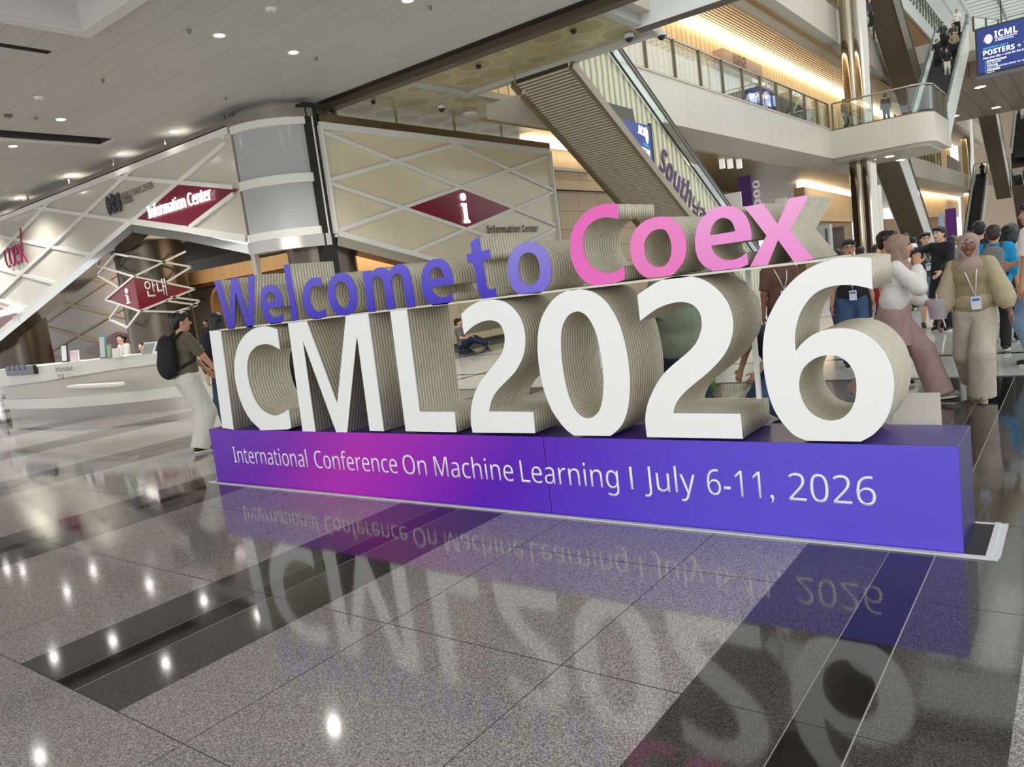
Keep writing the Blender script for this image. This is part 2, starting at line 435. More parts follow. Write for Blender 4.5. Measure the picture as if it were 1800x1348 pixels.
p = MB(); p.box(XL-.09, -.345, Y0-.04, Y0-.012, .0012, .010); p.box(-.395, -.372, Y0-.012, Y0+SD+.02, .0012, .010); p.box(-.372, -.34, Y0-.012, Y0+SD+.02, .0012, .004); p.box(-.48, -.34, Y0+SD-.005, Y0+SD+.02, .0012, .006); p.box(XL-.09, XL-.06, Y0-.012, Y0+SD, .0012, .006)
p.build('edge_strip', mat('white_edge_tape', rgb(206, 206, 208), .35), sign)

def smooth_loop(pts, step=6):
    """closed outline; 3-tuples are corners, runs of 2-tuples become smooth curves"""
    n = len(pts); out = []
    P = [Vector((p[0], p[1])) for p in pts]; C = [len(p) > 2 for p in pts]
    for i in range(n):
        a, b = P[i], P[(i+1) % n]
        if C[i] and C[(i+1) % n]:
            out.append(a); continue
        p0 = P[i-1] if not C[i] else a*2-b if False else a
        p3 = P[(i+2) % n] if not C[(i+1) % n] else b
        for k in range(step):
            t = k/step
            q = .5*((2*a)+(b-p0)*t+(2*p0-5*a+4*b-p3)*t*t+(3*a-p0-3*b+p3)*t*t*t)
            out.append(q)
    return out
GL = {}
def glyph(key, ox, oy, s, *loops): GL[key] = [[(ox+q.x/s, oy+q.y/s) for q in smooth_loop(l)] for l in loops]
c = 1
glyph('I', 360, 560, 6.74, [(52,145,c),(185,135,c),(340,1302,c),(208,1292,c)])
glyph('C', 360, 560, 6.74, [(855,125,c),(770,98),(690,92),(600,110),(520,155),(450,225),(400,310),(370,400),(352,510),(350,600),(358,720),(380,830),(415,950),(460,1060),(520,1170),(580,1240),(655,1308,c),(985,1312,c),(1022,1295,c),(990,1075,c),(920,1120),(830,1148),(740,1120),(660,1060),(600,980),(555,880),(525,780),(505,680),(498,590),(505,500),(530,420),(570,365),(630,320),(720,302),(800,318),(890,365,c)])
glyph('M', 500, 540, 6.127, [(37,172,c),(238,150,c),(568,1037,c),(660,97,c),(900,70,c),(1072,1335,c),(918,1332,c),(780,305,c),(672,1332,c),(555,1330,c),(198,360,c),(333,1328,c),(193,1323,c)])
glyph('L', 670, 530, 5.617, [(88,97,c),(252,78,c),(378,1087,c),(722,1090,c),(744,1290,c),(242,1280,c)])
glyph('2', 800, 510, 5.185, [(55,218,c),(110,165),(170,125),(240,97),(310,86),(390,90),(460,112),(520,155),(575,220),(615,305),(635,400),(637,500),(622,590),(590,670),(545,745),(490,805),(430,865),(380,920),(345,975),(322,1035),(308,1105,c),(710,1110,c),(730,1303,c),(160,1298,c),(145,1220),(142,1110),(155,1020),(180,935),(215,860),(265,785),(320,720),(375,650),(420,585),(445,510),(452,440),(443,385),(425,335),(395,297),(350,278),(295,275),(230,293),(170,325),(120,365),(80,407,c)])
glyph('0', 930, 500, 4.9, [(400,42),(320,58),(240,100),(170,175),(115,270),(85,370),(73,480),(75,600),(88,720),(110,840),(145,960),(195,1080),(260,1180),(320,1250),(385,1300,c),(700,1304,c),(760,1255),(810,1190),(845,1090),(862,980),(867,860),(862,740),(845,610),(815,470),(775,340),(720,230),(655,140),(570,75),(490,48)],
      [(410,232),(345,260),(300,325),(278,400),(273,500),(278,620),(293,740),(312,850),(340,960),(375,1045),(420,1110),(470,1145),(510,1152),(560,1135),(605,1085),(630,1000),(640,900),(640,790),(630,680),(612,570),(585,450),(550,355),(500,275),(455,242)])
glyph('2b', 1110, 470, 4.35, [(45,210,c),(110,165),(190,115),(280,80),(370,66),(460,70),(550,95),(630,145),(695,210),(745,290),(770,370),(777,440),(770,520),(745,600),(700,680),(635,755),(560,825),(480,890),(410,950),(360,1010),(330,1065),(318,1115,c),(833,1120,c),(852,1310,c),(118,1297,c),(107,1200),(108,1120),(125,1040),(150,975),(190,895),(240,820),(305,755),(370,700),(440,640),(495,575),(525,505),(537,440),(530,370),(505,320),(465,285),(415,267),(360,264),(290,278),(210,308),(140,352),(65,410,c)])
glyph('6', 1330, 440, 3.907, [(785,55,c),(700,45),(610,47),(520,60),(430,90),(340,135),(255,200),(175,290),(115,390),(70,490),(48,600),(42,710),(50,820),(68,930),(95,1030),(135,1120),(190,1200),(260,1270),(345,1307,c),(715,1313,c),(800,1265),(870,1190),(915,1100),(938,1000),(943,910),(930,820),(895,730),(845,660),(775,595),(690,552),(600,535),(520,538),(440,555),(370,590),(310,640),(268,692,c),(262,610),(268,540),(285,470),(315,400),(365,330),(425,280),(500,250),(590,237),(690,243),(797,267,c)],
      [(500,720),(430,730),(365,765),(318,815),(295,880),(293,950),(310,1020),(345,1085),(400,1135),(465,1163),(530,1168),(590,1150),(640,1105),(672,1040),(685,970),(682,890),(660,820),(620,765),(560,728)])
glyph('W', 370, 450, 9.63, [(58,428,c),(152,410,c),(328,1060,c),(345,380,c),(445,368,c),(640,1040,c),(638,335,c),(742,322,c),(720,1207,c),(612,1208,c),(422,612,c),(405,1228,c),(300,1240,c)])
glyph('e', 370, 450, 9.63, [(1215,975,c),(1230,1085,c),(1195,1135,c),(1025,1158,c),(960,1110),(910,1030),(875,930),(855,810),(848,700),(860,600),(895,535),(945,500),(1010,490),(1075,505),(1130,545),(1175,610),(1205,690),(1218,780),(1222,855,c),(962,890,c),(985,960),(1020,1010),(1070,1040),(1130,1035),(1180,1010)],
      [(942,785,c),(1108,757,c),(1095,700),(1070,640),(1020,605),(980,620),(952,675),(940,730)])
glyph('l', 370, 450, 9.63, [(1235,148,c),(1325,135,c),(1485,1088,c),(1390,1103,c)])
glyph('c', 490, 440, 9.63, [(710,468,c),(640,458),(570,468),(505,510),(450,580),(420,660),(408,750),(410,850),(430,950),(465,1050),(515,1120),(580,1165,c),(720,1152,c),(800,1125,c),(778,990,c),(740,1020),(680,1040),(620,1025),(575,980),(540,910),(520,820),(520,740),(535,670),(575,620),(640,597),(690,605),(730,628,c)])
glyph('o', 490, 440, 9.63, [(1050,378),(980,395),(910,450),(860,530),(835,620),(828,720),(840,820),(870,920),(915,1010),(960,1065),(1010,1102,c),(1150,1098,c),(1220,1080),(1270,1030),(1305,950),(1320,850),(1318,750),(1300,640),(1260,530),(1200,440),(1130,390)],
      [(1050,525),(995,550),(960,610),(948,690),(955,780),(980,860),(1020,930),(1080,975),(1130,970),(1175,920),(1195,840),(1195,750),(1175,660),(1140,580),(1095,535)])
glyph('m', 620, 420, 8.985, [(150,518,c),(268,497,c),(288,580,c),(310,530),(345,480),(400,455),(450,450),(510,470),(555,510),(578,552,c),(600,490),(640,430),(700,402),(765,398),(820,420),(870,480),(905,560),(925,660),(945,780,c),(988,1075,c),(858,1090,c),(800,720),(785,620),(755,565),(710,545),(660,560),(625,610),(612,680),(625,800,c),(665,1108,c),(540,1123,c),(505,860),(480,700),(450,620),(400,592),(350,600),(315,650),(303,720),(312,820,c),(358,1150,c),(245,1158,c)])
glyph('e2', 620, 420, 8.985, [(1582,715,c),(1580,640),(1560,540),(1520,440),(1465,360),(1400,320),(1330,310),(1250,325),(1180,375),(1125,450),(1095,540),(1083,640),(1088,750),(1105,850),(1145,940),(1195,1005),(1265,1052,c),(1490,1030,c),(1580,985,c),(1560,855,c),(1510,895),(1440,922),(1370,922),(1310,890),(1265,840),(1238,765,c)],
      [(1212,632,c),(1438,605,c),(1420,540),(1390,475),(1340,447),(1285,455),(1240,505),(1215,570)])
glyph('t', 810, 400, 9.63, [(160,250,c),(302,155,c),(340,400,c),(480,368,c),(500,530,c),(365,565,c),(385,680),(410,850),(435,990),(470,1040),(520,1045),(575,1020,c),(600,1168,c),(500,1185),(380,1205,c),(340,1170),(300,1090),(275,980),(240,760),(210,590,c),(118,605,c),(95,455,c),(185,432,c)])
glyph('o2', 810, 400, 9.63, [(1160,238),(1060,255),(960,310),(880,390),(825,480),(795,590),(788,700),(800,810),(830,930),(875,1030),(930,1090),(1000,1130,c),(1310,1115,c),(1400,1080),(1470,1000),(1510,910),(1530,800),(1530,680),(1510,560),(1465,440),(1395,340),(1310,275),(1230,243)],
      [(1130,420),(1060,450),(1005,510),(975,600),(970,700),(985,800),(1020,890),(1075,950),(1150,972),(1220,965),(1280,920),(1320,850),(1335,760),(1330,650),(1305,550),(1260,470),(1200,428)])
glyph('Cp', 990, 340, 7.93, [(760,145,c),(660,142),(560,150),(460,180),(360,230),(260,310),(180,410),(125,530),(98,660),(97,790),(115,920),(160,1040),(225,1150),(320,1240),(440,1283,c),(700,1258,c),(860,1195,c),(845,1010,c),(770,1070),(680,1100),(600,1108),(500,1085),(410,1030),(340,950),(295,850),(275,750),(275,640),(300,530),(350,450),(430,385),(520,345),(620,332),(770,355,c)])
glyph('o3', 1090, 360, 9.63, [(750,200),(640,205),(520,230),(400,285),(300,370),(225,480),(185,600),(172,720),(185,850),(220,980),(280,1090),(370,1190),(470,1240,c),(700,1220,c),(870,1190),(970,1100),(1060,980),(1105,860),(1120,740),(1110,600),(1070,460),(1000,345),(910,260),(830,215)],
      [(680,410),(590,425),(510,475),(445,560),(410,650),(408,750),(425,860),(475,960),(550,1030),(640,1055),(730,1040),(800,985),(850,890),(868,780),(865,660),(835,550),(790,460),(740,420)])
glyph('e3', 1210, 330, 6.923, [(768,635,c),(765,540),(740,430),(690,330),(620,265),(540,230),(450,222),(360,232),(260,280),(180,360),(120,450),(88,560),(80,670),(92,780),(130,880),(200,960),(300,1012,c),(640,975,c),(728,930,c),(715,785,c),(640,840),(560,872),(470,880),(390,855),(320,800),(275,705,c)],
      [(265,580,c),(570,530,c),(555,470),(520,405),(460,372),(400,368),(340,400),(295,460),(270,530)])
glyph('x', 1210, 330, 6.923, [(680,232,c),(905,190,c),(1085,440,c),(1225,128,c),(1440,90,c),(1455,110,c),(1235,520,c),(1530,868,c),(1285,905,c),(1092,635,c),(965,940,c),(750,958,c),(950,580,c)])
V1, V2 = rgb(50, 28, 186), rgb(98, 86, 206)
def fcol(key): return {'o2': (rgb(112, 98, 208), rgb(138, 126, 212)), 'Cp': (rgb(232, 98, 186), rgb(230, 96, 184)), 'o3': (rgb(234, 112, 188), rgb(236, 126, 196)),
    'e3': (rgb(230, 124, 200), rgb(240, 154, 214)), 'x': (rgb(236, 136, 204), rgb(242, 164, 218))}.get(key, (V1, V2))
UP = ['W', 'e', 'l', 'c', 'o', 'm', 'e2', 't', 'o2', 'Cp', 'o3', 'e3', 'x']
for key, loops in GL.items():
    white = key not in UP
    L2 = [[(q.x, q.z) for q in (at(a, b, 'y', Y0) for a, b in lp)] for lp in loops]
    if white:
        zmin = min(z for l in L2 for x, z in l)
        for l in L2:
            for i, (x, z) in enumerate(l):
                if z < ZB+.012: l[i] = (x, ZB)
    # the plane is seen from -y: x to the right, z up, normal -y
    mx = frame_mtx((0, Y0+SD/2+.003, 0), (1, 0, 0), (0, 0, 1))
    o0 = WORLD[sign.name]
    body = from_curve(curve_polys(L2, SD/2-.003), mx, o0, 'letter' if key not in ('2', '0', '2b', '6') else 'numeral', M_CARD, sign)
    if white: fm = M_FACE
    else: 
        zs = [z for l in L2 for x, z in l]
        fm = zramp('printed_letter_colour', *fcol(key), min(zs), max(zs))
    body['label'] = 'beige corrugated cardboard body of one character'
    from_curve(curve_polys(L2, .003), frame_mtx((0, Y0+.003, 0), (1, 0, 0), (0, 0, 1)), o0, 'printed_face', fm, body)
# thin white shelf that carries the upper word row
zs_ = 1.389
p = MB(); p.box(at(384, 581, 'y', Y0).x, at(1456, 453, 'y', Y0).x, Y0, Y0+SD, zs_-.008, zs_+.004)
p.build('shelf', mat('white_foam_board', rgb(214, 208, 196), .5), sign)
# thin white post behind the last 2 and a cardboard brace at the back
q = at(1316, 482, 'y', Y0+SD-.02)
MB().box(q.x-.012, q.x+.012, Y0+SD-.03, Y0+SD-.006, ZB, zs_-.008).build('support_post', M_FACE, sign)
# pale block bracing the sign from behind
q = at(1641, 704, 'y', 4.3); r = at(1560, 695, 'y', 4.3)
p = MB(); p.prism([(r.x, Y0+SD+.06, .004), (q.x, Y0+SD+.06, .004), (q.x, Y0+SD+.06, q.z-.19), (q.x, Y0+SD+.3, q.z), (q.x, Y0+SD+.31, .004)][1:], (r.x-q.x, 0, 0)); p.build('rear_brace', mat('pale_board', rgb(196, 190, 178), .5), sign)
# small line of printed text, word by word
WORDS = [('International', (412.6,812.7), (542.2,822)), ('Conference', (552.8,808), (699.6,828)), ('On', (708.1,815), (751.7,837)), ('Machine', (766.3,838.6), (903.2,838)),
         ('Learning', (917.8,850), (1086.5,838)), ('I', (1109.6,859), (1114,859.4)), ('July', (1134,861), (1221,836)), ('6-11,', (1242.7,845), (1360.5,868)), ('2026', (1388,879), (1539.7,868))]
a = at(1388, 879, 'y', Y0); b = at(412.6, 812.7, 'y', Y0)
zc = (a.z+b.z)/2
cap = at(799, 0, 'y', Y0)
capz = at(1391, 833, 'y', Y0).z-at(1393, 880.5, 'y', Y0).z
for w, l, r in WORDS:
    xl = at(*l, 'y', Y0).x; xr = at(*r, 'y', Y0).x
    text(ms(w) if w != 'I' else 'I', (xl, Y0-.0005, b.z+(a.z-b.z)*(xl-b.x)/(a.x-b.x)), (1, 0, 0), (0, 0, 1), capz, M_INK, plinth, 'printed_word', width=xr-xl, ext=.0015, bold=-.006)
# ------------------------------------------------------------ text in a humanist sans (mathematical sans letters)
# ------------------------------------------------------------ information centre canopy
M_PANEL = mat('cream_glass_panel', rgb(204, 197, 184), .14, ior=1.5, noise=.03, nscale=1.5)
M_PANELB = mat('pearl_panel', rgb(176, 176, 176), .16, ior=1.5)
M_BAR = mat('white_lattice_bar', rgb(226, 224, 217), .4)
M_STEEL = mat('brushed_steel', rgb(178, 172, 164), .22, 1)
M_CHROME = mat('polished_steel', rgb(206, 203, 198), .07, 1)
M_RED = mat('maroon_panel', rgb(122, 8, 44), .25)
M_GLOW = mat('backlit_letter', (1, 1, 1, 1), .5, emit=(1, .98, .95, 1), estr=1.5)
M_INKD = mat('dark_lettering', rgb(44, 42, 42), .5)
M_MAG = mat('magenta_lettering', rgb(168, 24, 92), .5)
YF = 10.4; XW = -13.3
can = thing('information_canopy', (-20, 10.6, 3.1), 'long cream lattice canopy over the information counter with maroon diamond and steel edges', 'canopy')
CZT = 5.58
def fn(i, j): return Vector((-19.63+2.44*i, YF, 4.30+.555*j))
front = [(-44, CZT), (-14.9, CZT), (-14.9, 3.22), fn(1, -1), fn(0, 0), fn(-2, -2), fn(-4, -4), fn(-7, -7)]
front = [(q.x, q.z) if isinstance(q, Vector) else q for q in front]+[(-44, .4)]
p = MB(); p.prism([(x, YF+.05, z) for x, z in front], (0, .3, 0)); p.build('front_panel', M_PANEL, can)
# clip a lattice line to the outline polygon by sampling
def inside(x, z, poly):
    r = False; n = len(poly)
    for i in range(n):
        (x1, z1), (x2, z2) = poly[i], poly[(i+1) % n]
        if (z1 > z) != (z2 > z) and x < (x2-x1)*(z-z1)/(z2-z1)+x1: r = not r
    return r
def clipseg(a, b, poly, n=160):
    out = []; cur = None
    for k in range(n+1):
        t = k/n; x = a[0]+(b[0]-a[0])*t; z = a[1]+(b[1]-a[1])*t
        if inside(x, z, poly):
            if cur is None: cur = [(x, z), (x, z)]
            cur[1] = (x, z)
        elif cur: out.append(cur); cur = None
    if cur: out.append(cur)
    return out
p = MB(); s_ = .555/2.44
for k in range(-14, 8):
    for sg in (1, -1):
        x0 = -19.63+4.88*k; a = (x0-26, 4.30-sg*26*s_); b = (x0+26, 4.30+sg*26*s_)
        for (q, r) in clipseg(a, b, front): p.bar((q[0], YF+.022-.006*sg, q[1]), (r[0], YF+.022-.006*sg, r[1]), .06, .1, (0, 0, 1))
for i_, (a, b) in enumerate(zip(front[:7], front[1:8])):
    if i_ != 1: p.bar((a[0], YF+.015, a[1]), (b[0], YF+.015, b[1]), .07, .17, (0, 0, 1))
p.build('lattice', M_BAR, can)
p = MB(); p.box(-44, -14.6, YF-.02, YF+.45, CZT+.06, CZT+.2); p.build('top_steel_band', M_STEEL, can)
p = MB(); p.box(-44, -14.6, YF+.1, YF+.5, CZT-.1, CZT+.07)
low = [(-14.75, 3.12), fn(1, -1), fn(0, 0), fn(-2, -2), fn(-4, -4), fn(-7, -7)]
low = [(q.x, q.z) if isinstance(q, Vector) else q for q in low]
for a, b in zip(low[:-1], low[1:]): p.bar((a[0], YF+.25, a[1]-.17), (b[0], YF+.25, b[1]-.17), .55, .2, (0, 0, 1))
p.build('bottom_steel_band', M_CHROME, can)
def diamond(c, wx, wz, plane, col, name, parent, t=.03):
    if plane == 'y': pts = [(c[0]-wx, c[1], c[2]), (c[0], c[1], c[2]-wz), (c[0]+wx, c[1], c[2]), (c[0], c[1], c[2]+wz)]; d = (0, t, 0)
    else: pts = [(c[0], c[1]-wx, c[2]), (c[0], c[1], c[2]-wz), (c[0], c[1]+wx, c[2]), (c[0], c[1], c[2]+wz)]; d = (-t, 0, 0)
    return MB().prism(pts, d).build(name, col, parent)
cc = fn(1, 0)
dm = diamond((cc.x, YF, 4.30), 2.3, .525, 'y', M_RED, 'maroon_diamond', can)
a = at(263, 384, 'y', YF-.05); b = at(373, 350, 'y', YF-.05)
text(ms('Information Center'), (a.x, YF-.05, a.z), (1, 0, (b.z-a.z)/(b.x-a.x)), (0, 0, 1), .28, M_GLOW, dm, 'backlit_lettering', width=b.x-a.x+.0, ext=.03)
a = at(0, 555, 'y', YF)
dm2 = diamond((-29.39, YF, 2.08+.3), 2.3, .525, 'y', M_RED, 'maroon_diamond', can)
q = at(0, 553, 'y', YF-.05); r = at(33, 541, 'y', YF-.05)
text(ms('Information'), (r.x, YF-.05, r.z-.12), (1, 0, .03), (0, 0, 1), .26, M_GLOW, dm2, 'backlit_lettering', width=2.4, ext=.03, align='RIGHT')
text('안내', (r.x-.2, YF-.03, r.z-.42), (1, 0, .03), (0, 0, 1), .2, M_FACE, dm2, width=.5, align='RIGHT')
# logos on the panels
q = at(14, 471, 'y', YF); r = at(50, 462, 'y', YF)
w = MB()
def strokes(mb, paths, o, ux, uz, sc, wd, dep=.03, off=-.02):
    for pth in paths:
        pts = [Vector(o)+Vector(ux)*x*sc+Vector(uz)*z*sc+Vector((0, off, 0)) for x, z in pth]
        mb.tube(pts, wd, 6)
arc = lambda cx, cz, rx, rz, a0, a1, n=10: [(cx+rx*math.cos(math.radians(a0+(a1-a0)*i/n)), cz+rz*math.sin(math.radians(a0+(a1-a0)*i/n))) for i in range(n+1)]
strokes(w, [arc(.3, .5, .27, .5, 60, 300), arc(.95, .5, .3, .5, 0, 360, 16), [(1.3, .5), (1.85, .62)]+arc(1.58, .5, .28, .5, 25, 310), [(2.0, 1.0), (2.75, -.05)], [(2.05, 0), (2.8, 1.75)]],
        (q.x, YF, q.z), (1, 0, .03), (0, 0, 1), (r.x-q.x)/2.8, .03)
w.build('magenta_wordmark', M_MAG, can)
q = at(186, 372, 'y', YF); sc = 62*.0135
g = MB()
gx = at(187, 360, 'y', YF); gx2 = at(211, 352, 'y', YF); gw = gx2.x-gx.x; gz = at(198, 357, 'y', YF).z
for k, f in enumerate((.17, .5, .83)):
    cx = gx.x+gw*f; rx, rz = gw*.17, .27
    for (x0, z0, a_, b_) in (((-.35, .35, .45, .4), (.4, -.1, .35, .6), (-.3, -.5, .5, .3)), ((-.4, .1, .4, .7), (.35, .4, .4, .35), (.3, -.5, .4, .35)), ((.2, .4, .6, .35), (-.45, -.1, .3, .5), (.25, -.35, .5, .4)))[k]:
        g.prism([(cx+(x0+a_*math.cos(2*PI*i/9+k))*rx, YF-.015, gz+(z0+b_*(1+.25*(i % 2))*math.sin(2*PI*i/9+k))*rz) for i in range(9)], (0, .03, 0))
    for i in range(10, 24): g.bar((cx+rx*math.cos(i*PI/12), YF, gz+rz*math.sin(i*PI/12)), (cx+rx*math.cos((i+1)*PI/12), YF, gz+rz*math.sin((i+1)*PI/12)), .02, .02)
g.build('globe_emblem', M_INKD, can)
q = at(213.5, 371, 'y', YF); r = at(210.5, 337, 'y', YF)
MB().bar((q.x, YF-.01, q.z), (q.x, YF-.01, r.z), .03, .035, (1, 0, 0)).build('emblem_rule', M_INKD, can)
q = at(215, 350.5, 'y', YF); r = at(270, 330, 'y', YF)
text(ms('WORLD TRADE CENTER'), (q.x, YF-.005, q.z), (1, 0, (r.z-q.z)/(r.x-q.x)), (0, 0, 1), .15, M_INKD, can, width=r.x-q.x, bold=.012)
q = at(217, 360, 'y', YF)
text(ms('SEOUL', 1), (q.x, YF-.005, q.z), (1, 0, .02), (0, 0, 1), .15, M_INKD, can, width=.52)
# rounded drum at the corner
DC = Vector((-14.75, 11.85, 0)); DR = 1.45
A0, A1 = math.radians(268), math.radians(345)
def ringwall(r0_, r1_, z0, z1, m, name, a0=A0, a1=A1, n=28, parent=can):
    return MB().lathe([(r0_, z0), (r1_, z0), (r1_, z1), (r0_, z1), (r0_, z0)], DC, n, 0, a0, a1).build(name, m, parent, True)
ringwall(DR-.3, DR-.04, 3.15, 5.6, M_PANELB, 'drum_panel')
d_ = MB()
for z0, z1 in ((3.1, 3.27), (4.23, 4.42), (5.45, 5.6)): d_.lathe([(DR-.1, z0), (DR+.02, z0), (DR+.02, z1), (DR-.1, z1), (DR-.1, z0)], DC, 28, 0, A0, A1)
for a in (A1-.06,): d_.lathe([(DR-.1, 3.1), (DR+.02, 3.1), (DR+.02, 5.6), (DR-.1, 5.6), (DR-.1, 3.1)], DC, 2, 0, a, a+.06)
d_.build('drum_frame', M_BAR, can, True)
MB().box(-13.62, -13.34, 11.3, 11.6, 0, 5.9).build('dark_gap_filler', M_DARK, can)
ringwall(DR-.35, DR+.05, 2.84, 3.1, M_STEEL, 'drum_lower_band')
ringwall(DR-.35, DR+.05, 5.6, 5.78, M_STEEL, 'drum_upper_band')
ringwall(DR-.42, DR-.22, 5.78, 6.0, M_CHROME, 'drum_neck', 0, 2*PI-.001)
# right wall of the canopy, facing the atrium
def rn(i, j): return (16.15+2.32*i, 4.21+.555*j)
right = [(11.6, 5.42), (20.66, 5.42), (20.66, 2.2), (18.47, 1.45), (16.15, 2.0), rn(-2, -2), ]
right = [(11.6, 5.42), (20.66, 5.42), (20.66, 2.0), (16.15, 2.0), (11.6, 3.08)]
p = MB(); p.prism([(XW-.05, y, z) for y, z in right], (-.3, 0, 0)); p.build('side_panel', mat('warm_lit_panel', rgb(218, 206, 178), .16, ior=1.5, noise=.03, nscale=1.5), can)  # warm glow from inside put into the panel colour
p = MB(); s2 = .555/2.32
for k in range(-4, 6):
    for sg in (1, -1):
        y0 = 16.15+4.64*k
        for (q, r) in clipseg((y0-14, 4.21-sg*14*s2), (y0+14, 4.21+sg*14*s2), right): p.bar((XW-.022-.006*sg, q[0], q[1]), (XW-.022-.006*sg, r[0], r[1]), .06, .09, (0, 0, 1))
for a, b in zip(right, right[1:]+right[:1]): p.bar((XW-.015, a[0], a[1]), (XW-.015, b[0], b[1]), .07, .16, (0, 0, 1))
p.build('side_lattice', M_BAR, can)
p = MB(); p.box(XW-.4, XW+.02, 11.6, 20.7, 5.5, 5.68); p.bar((XW-.2, 11.6, 2.92), (XW-.2, 16.15, 1.84), .45, .22, (0, 0, 1)); p.bar((XW-.2, 16.15, 1.84), (XW-.2, 20.7, 1.84), .45, .22)
p.build('side_steel_band', mat('bronze_steel', rgb(140, 128, 112), .25, 1), can)
dm = diamond((XW, 16.15, 3.66), 2.2, .53, 'x', M_RED, 'maroon_diamond', can)
q = at(816, 389, 'x', XW+.04); r = at(814, 347, 'x', XW+.04)
i_ = MB(); sx = .11
def ibox(y0, y1, z0, z1): i_.box(XW+.02, XW+.06, 16.15+y0, 16.15+y1, 3.66+z0, 3.66+z1)
ibox(-.1, .13, -.4, -.33); ibox(-.06, .06, -.33, .1); ibox(-.12, .06, .06, .12)
n = 12; i_.prism([(XW+.02, 16.13+.1*math.cos(2*PI*k/n), 3.66+.29+.1*math.sin(2*PI*k/n)) for k in range(n)], (.04, 0, 0))
i_.build('backlit_information_mark', M_GLOW, dm)
q = at(857, 410, 'x', XW); r = at(947, 407, 'x', XW)
text(ms('Information Center', 1), (XW+.005, q.y, q.z), (0, 1, (r.z-q.z)/(r.y-q.y)), (0, 0, 1), .2, M_INKD, can, width=r.y-q.y)
# hanging rods
for i, (x, y, z0) in enumerate([(-15.2, 10.55, 5.7), (-17.7, 10.55, 5.7), (-20.3, 10.55, 5.7), (-22.9, 10.55, 5.7), (-25.7, 10.55, 5.7), (-28.6, 10.55, 5.7), (XW-.25, 14.3, 5.65), (XW-.25, 16.5, 5.65), (XW-.25, 18.6, 5.65)]):
    MB().tube([(x, y, z0), (x, y, 5.99)], .035, 8).build('hanging_rod', M_STEEL, can)

# ------------------------------------------------------------ columns of the information centre
M_COLD = mat('dark_bronze_cladding', rgb(98, 88, 78), .28, .75)
M_POST = mat('steel_post', rgb(176, 168, 156), .25, 1)
for (x, y, r, z1, lab) in ((-14.35, 12.0, .78, 5.9, 'dark round column under the steel drum at the canopy corner'), (-21.55, 11.75, .92, 4.0, 'dark round column carrying the folded maroon lattice sign'), (-31.6, 11.75, .95, 5.5, 'dark round column at the far left behind the counter end')):
    t = thing('round_column', (x, y, 0), lab, 'column', 'columns of the information centre')
    MB().lathe([(r, 0), (r, z1)], (x, y, 0), 36).build('shaft', M_COLD, t, True)
    MB().lathe([(r+.04, 0), (r+.04, .15), (r, .15)], (x, y, 0), 36).build('base_ring', M_STEEL, t, True)
    if x == -14.35:
        for px, lab2 in ((447, 'white'), (570, 'steel'), (588, 'white')):
            q = at(px, 445, 'y', 11.3 if px < 460 else 11.9)
            MB().box(q.x-.08, q.x+.08, q.y-.06, q.y+.06, 0, 2.95).build('flanking_post', M_POST if lab2 == 'steel' else M_BAR, t)
    if x == -21.55:
        MB().box(x-1.15, x+1.15, y-1.15, y+1.15, 3.95, 4.2).build('cream_soffit', mat('cream_soffit', rgb(214, 200, 172), .5), t)
# folded maroon lattice sign around that column
c0 = at(240, 516, 'y', 10.55); lt = at(187, 528, 'y', 10.55); rt = at(342, 510, 'x', c0.x)
up_ = at(235, 486, 'y', 10.55).z; dn = at(244, 547, 'y', 10.55).z
sg = thing('folded_lattice_sign', (c0.x, c0.y, dn-.9), 'maroon diamond sign folded round the dark column with white lattice frames', 'sign')
p = MB(); zm = (up_+dn)/2
p.prism([(c0.x, c0.y, up_), (lt.x, c0.y, zm), (c0.x, c0.y, dn)], (0, .06, 0)); p.prism([(c0.x+.004, c0.y-.002, up_), (c0.x+.004, rt.y, zm), (c0.x+.004, c0.y-.002, dn)], (-.06, 0, 0))
p.build('maroon_face', M_RED, sg)
L_ = c0.x-lt.x; R_ = rt.y-c0.y; hh = (up_-dn)/2
def fold(u, z):                      # u < 0 along the left face, u > 0 along the right face
    return Vector((c0.x+u*L_, c0.y-.02, zm+z*hh)) if u < 0 else Vector((c0.x+.02, c0.y+u*R_, zm+z*hh))
p = MB()
def fline(a, b):
    if a[0]*b[0] < 0:
        t = a[0]/(a[0]-b[0]); m_ = (0, a[1]+(b[1]-a[1])*t)
        p.bar(fold(*a), fold(-1e-6, m_[1]), .05, .05); p.bar(fold(0, m_[1]), fold(*b), .05, .05)
    else: p.bar(fold(*a), fold(*b), .05, .05)
for a, b in [((-1, 0), (0, 1)), ((0, 1), (1, 0)), ((1, 0), (0, -1)), ((0, -1), (-1, 0)), ((-1.1, 1.55), (-.4, 2.5)), ((-.4, 2.5), (1.0, 1.35)), ((-1.1, 1.55), (-.5, .55)), ((0, 1), (.95, 2.3)), ((-1.3, 2.35), (0, 1)), ((.5, .5), (1, 1.35)),
             ((0, -1), (-.45, -1.85)), ((-.45, -1.85), (-1, -1.2)), ((-1, -1.2), (-.55, -.45)), ((0, -1), (.75, -1.35)), ((.45, -.55), (1.0, -1.0)), ((1.0, -1.0), (.6, -1.25)), ((.55, -.35), (1.05, -.75)), ((1.05, -.75), (.8, -1.2))]: fline(a, b)
p.build('lattice_frame', M_BAR, sg)
q = at(241, 538, 'x', c0.x); r = at(272, 522, 'x', c0.x)
text('안내', (c0.x+.03, c0.y+.14*R_, zm-.16*hh), (0, 1, 0), (0, 0, 1), .36, M_FACE, sg, width=.36*R_, bold=.012)
i_ = MB(); ci = c0.x-.28*L_
